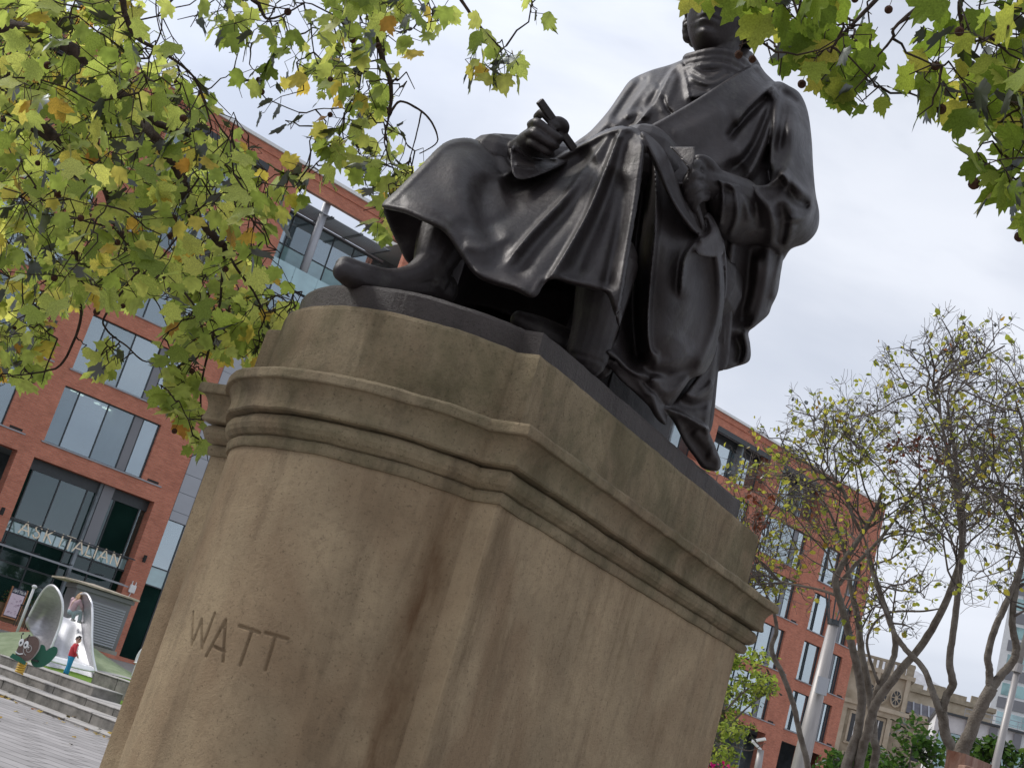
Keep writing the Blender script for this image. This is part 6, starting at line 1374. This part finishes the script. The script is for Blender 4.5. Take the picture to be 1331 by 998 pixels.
# --- white and glass low block
W3 = Face((1215, 955, 125), (1331, 985, 125.6), 0); gb = empty('glass_block', W3.P0, W3.ang, 'low white block with aqua glass panels and grey louvre boxes at right', 'building')
q0, zt = W3.at(1222, 931); q1, zt2 = W3.at(1331, 948); zb_ = W3.at(1250, 948)[1]; zt = W3.at(1260, 935)[1]
b = MB(); b.box(q0-.3, q0+16, .3, 10, 0, zt); b.build('wall', mat('white render', (.70, .70, .70), .7, 0, .06, 2), gb); MB().box(q0-.5, q0+16.2, -.1, 10.2, zt, zt+.18).build('roof_edge', FRAME, gb)
for k in range(8):
    s = q0+.1+k*1.98; o = MB().box(s, s+1.85, .18, .28, zt-4.9, zt-1.45).build('window', FRAME, gb); MB().box(s+.04, s+1.81, .15, .18, zt-4.85, zt-1.5).build('pane', AQUA, o)
    MB().box(s+.02, s+1.83, .2, .28, zt-7.4, zt-5.1).build('pane', GREYL if k % 2 else AQUA, o)
    if k: MB().box(s+.1, s+.75, .05, .28, zt-1.35, zt-.15).build('louvre_box', GREY, gb)
b = MB()
for k in range(12): b.beam((q0+2+k*1.1, 1, zt+.18), (q0+2+k*1.1, 1, zt+1.0), .05, .05)
b.beam((q0+2, 1, zt+1.0), (q0+14.1, 1, zt+1.0), .06, .06); b.beam((q0+2, 1, zt+.6), (q0+14.1, 1, zt+.6), .05, .05); b.build('roof_rail', GREYL, gb)
# --- tower
W4 = Face((1290, 900, 230), (1331, 912, 230), 0); tw_ = empty('white_tower', W4.P0, W4.ang, 'pale tower with grey bands and ribbons of aqua glass at the right edge', 'building')
t0, _ = W4.at(1290, 900); b = MB(); tz1 = W4.at(1318, 745)[1]; b.box(t0, t0+18, 0, 12, 0, tz1); b.build('wall', MAT['white render'], tw_)
zz0 = W4.at(1295, 918)[1]
for k in range(-2, 14):
    z = zz0+k*4.6
    if z < 2 or z > tz1-3: continue
    MB().box(t0+.9, t0+18.05, -.14, .0, z, z+1.7).build('band', GREY, tw_); 
    for j in range(9): o = MB().box(t0+1.2+j*1.9, t0+3.0+j*1.9, -.06, .0, z+2.1, z+4.0).build('window', AQUA, tw_)
# --- timber structure at the bottom right
tc0 = hz(1262, 985, 9.5)
sh_ = empty('timber_canopy', (tc0[0], tc0[1], 0), R(-6), 'reddish weathered timber frame poking up at the bottom right corner', 'timber frame')
RW = mat('red weathered timber', (.16, .06, .035), .85, 0, .4, 5, .7, 30, .2, col2=(.34, .22, .17), aniso=(1, 1, .3))
zt0 = tc0[2]-.14; m = MB(); m.beam((-.05, 0, zt0), (1.5, .35, zt0-.32+.33), .10, .17); bevel(m.build('beam', RW, sh_), .01); m = MB(); m.beam((-.08, .05, zt0+.09), (.35, .9, zt0+.15), .12, .14); m.build('beam', RW, sh_)
m = MB(); m.box(-.06, .06, -.02, .10, 0, zt0-.05); bevel(m.build('post', RW, sh_), .01); m = MB(); m.box(1.1, 1.22, .2, .32, 0, zt0-.1); m.build('post', RW, sh_)
# --- leafy trees and shrubs
def leafy(label, px, D, w_, h_, z0, lm, seed, n=2600, sz=(.10, .2), name='leafy_tree', cat='tree', group=None, squash=1.0, trunk=True):
    rnd = random.Random(seed); c = hz(*px, D); t = empty(name, (c[0], c[1], 0), 0, label, cat, group)
    cz_ = c[2]; blobs = []
    for _ in range(20): a = rnd.uniform(0, 6.28); rr = rnd.uniform(.15, .85); blobs.append((Vector((w_*rr*math.cos(a), w_*rr*math.sin(a), cz_-h_*rnd.uniform(.05, 1.0)**1.1)), rnd.uniform(.22, .42)*w_))
    if trunk: m = MB(); m.smooth = True; m.tube([(0, 0, 0), (.05, 0, cz_*.4), (.0, .1, cz_-h_*.3)], [.14, .1, .05], 8); m.build('trunk', BARKG, t)
    br_ = MB()
    for b_, r_ in blobs: br_.tube([(0, 0, max(.3, cz_-h_*1.1)), tuple(b_*.6+Vector((0, 0, (cz_-h_*.8)*.4))), tuple(b_)], [.05, .03, .012], 4, False)
    br_.build('branches', BARKD, t)
    m = MB()
    for _ in range(n):
        b_, r_ = rnd.choice(blobs); d = Vector((rnd.gauss(0, 1), rnd.gauss(0, 1), rnd.gauss(0, 1))).normalized()*r_*rnd.uniform(.45, 1.05)
        M_ = leaf_frame(b_+Vector((d.x, d.y, d.z*squash)), Vector((rnd.gauss(0, 1), rnd.gauss(0, 1), rnd.gauss(-.3, .6))), Vector((rnd.gauss(0, 1), rnd.gauss(0, 1), rnd.gauss(.4, 1))), rnd.uniform(*sz)); vs, fs = small_leaf(rnd); m.add([M_ @ Vector(v) for v in vs], fs)
    tag(m.build('crown', lm, t), kind='stuff'); return t
GL = leaf_mat('mid green leaf', [(0, (.045, .10, .025)), (.5, (.075, .15, .035)), (1, (.13, .20, .05))], .35)
YL = leaf_mat('yellow green leaf', [(0, (.24, .33, .06)), (.5, (.36, .44, .09)), (1, (.52, .54, .14))], .5)
leafy('dense mid green tree crown in front of the stone warehouse', (1195, 952), 46, 1.9, 3.6, 0, GL, 3, 3600, (.14, .28))
leafy('small green tree between the stems left of the dense crown', (1128, 962), 48, 1.3, 2.8, 0, GL, 4, 1800, (.14, .26))
leafy('dark green bush low against the brick building corner', (1096, 976), 50, .9, 2.2, 0, GL, 6, 1200, (.13, .25))
leafy('green tree beside the glass block, left of the lamp post', (1262, 965), 40, .75, 2.4, 0, GL, 5, 1100, (.12, .24))
leafy('green tree right of the grey lamp post', (1318, 968), 36, .85, 2.4, 0, GL, 7, 1300, (.12, .24))
yt = Small('young tree with pale yellow green tufts beside the pedestal', dp(938, 1090, 15)*[1, 1, 0], 12, None)
YT = [yt.stem([(915,1200,15,.10),(925,1040,15,.08),(935,985,15,.07),(940,930,15,.05),(938,880,15,.035),(945,830,15,.02)])]
for pts in ([(936,960,15,.04),(960,930,15,.03),(990,905,15,.02),(1015,895,15,.012)], [(938,930,15,.04),(960,905,15,.03),(985,885,15,.02),(1003,878,15,.012)], [(938,900,15,.03),(950,870,15.1,.02),(975,855,15.1,.012),(990,850,15.1,.008)], [(936,960,14.8,.04),(915,930,14.8,.03),(910,900,14.9,.02)], [(935,985,15,.04),(950,970,15,.03),(975,975,15,.015),(995,965,15,.01)]): YT.append(yt.stem(pts, 'branch'))
ymb = MB(); ry = random.Random(8); YP_ = [(905,840),(930,835),(955,838),(985,845),(998,855),(990,872),(1000,882),(1022,892),(1018,908),(985,912),(962,925),(975,940),(968,955),(962,985),(925,1000),(900,1010)]
cl = []
while len(cl) < 85:
    u, v = ry.uniform(895, 1022), ry.uniform(836, 1000)
    if in_poly(u, v, YP_): cl.append(dp(u, v, 15+ry.gauss(0, .35)))
for c in cl:
    q = min((p[:3] for P in YT for p in P), key=lambda n: sum((n[i]-c[i])**2 for i in range(3))); mid = (np.array(q)+c)/2+np.array([0, 0, -.03]); yt.tw.tube([q, mid, c], [.008, .006, .003], 4, False)
    for _ in range(34):
        d = Vector((ry.gauss(0, .055), ry.gauss(0, .07), ry.gauss(0, .035))); M_ = leaf_frame(V(c)+d, Vector((ry.gauss(0, 1), ry.gauss(0, 1), ry.gauss(-.5, .5))), Vector((ry.gauss(0, .6), ry.gauss(0, .6), 1)), ry.uniform(.04, .08)); vs, fs = small_leaf(ry); ymb.add([M_ @ Vector(v) for v in vs], fs)
yt.child(tag(ymb.build('crown', YL), kind='stuff')); yt.finish()
# magenta flowers by the pedestal
fp = hz(947, 992, 12); fl2 = empty('flower_planter', (fp[0], fp[1], 0), 0, 'planter of bright magenta flowers at the bottom beside the pedestal', 'planter')
m = MB(); m.tube([(0, 0, 0), (0, 0, fp[2]-.55)], .07, 10); m.build('stand', FRAME, fl2); m = MB(); m.tube([(0, 0, fp[2]-.55), (0, 0, fp[2]-.2)], [.22, .36], 18); m.build('bowl', FRAME, fl2)
FLM = leaf_mat('magenta petals', [(0, (.45, .01, .14)), (.6, (.62, .02, .22)), (1, (.72, .10, .32))], .3)
for nm, mm, k in (('flowers', FLM, 520), ('foliage', GL, 260)):
    m = MB()
    for _ in range(k):
        a = ry.uniform(0, 6.28); r_ = .40*math.sqrt(ry.random()); M_ = leaf_frame(V((r_*math.cos(a), r_*math.sin(a), fp[2]-.22+(.22 if nm == 'flowers' else .12)*ry.random()*(1-r_))), Vector((ry.gauss(0, 1), ry.gauss(0, 1), ry.gauss(0, .5))), Vector((ry.gauss(0, .6), ry.gauss(0, .6), 1)), ry.uniform(.03, .06)); vs, fs = small_leaf(ry); m.add([M_ @ Vector(v) for v in vs], fs)
    tag(m.build(nm, mm, fl2), kind='stuff')
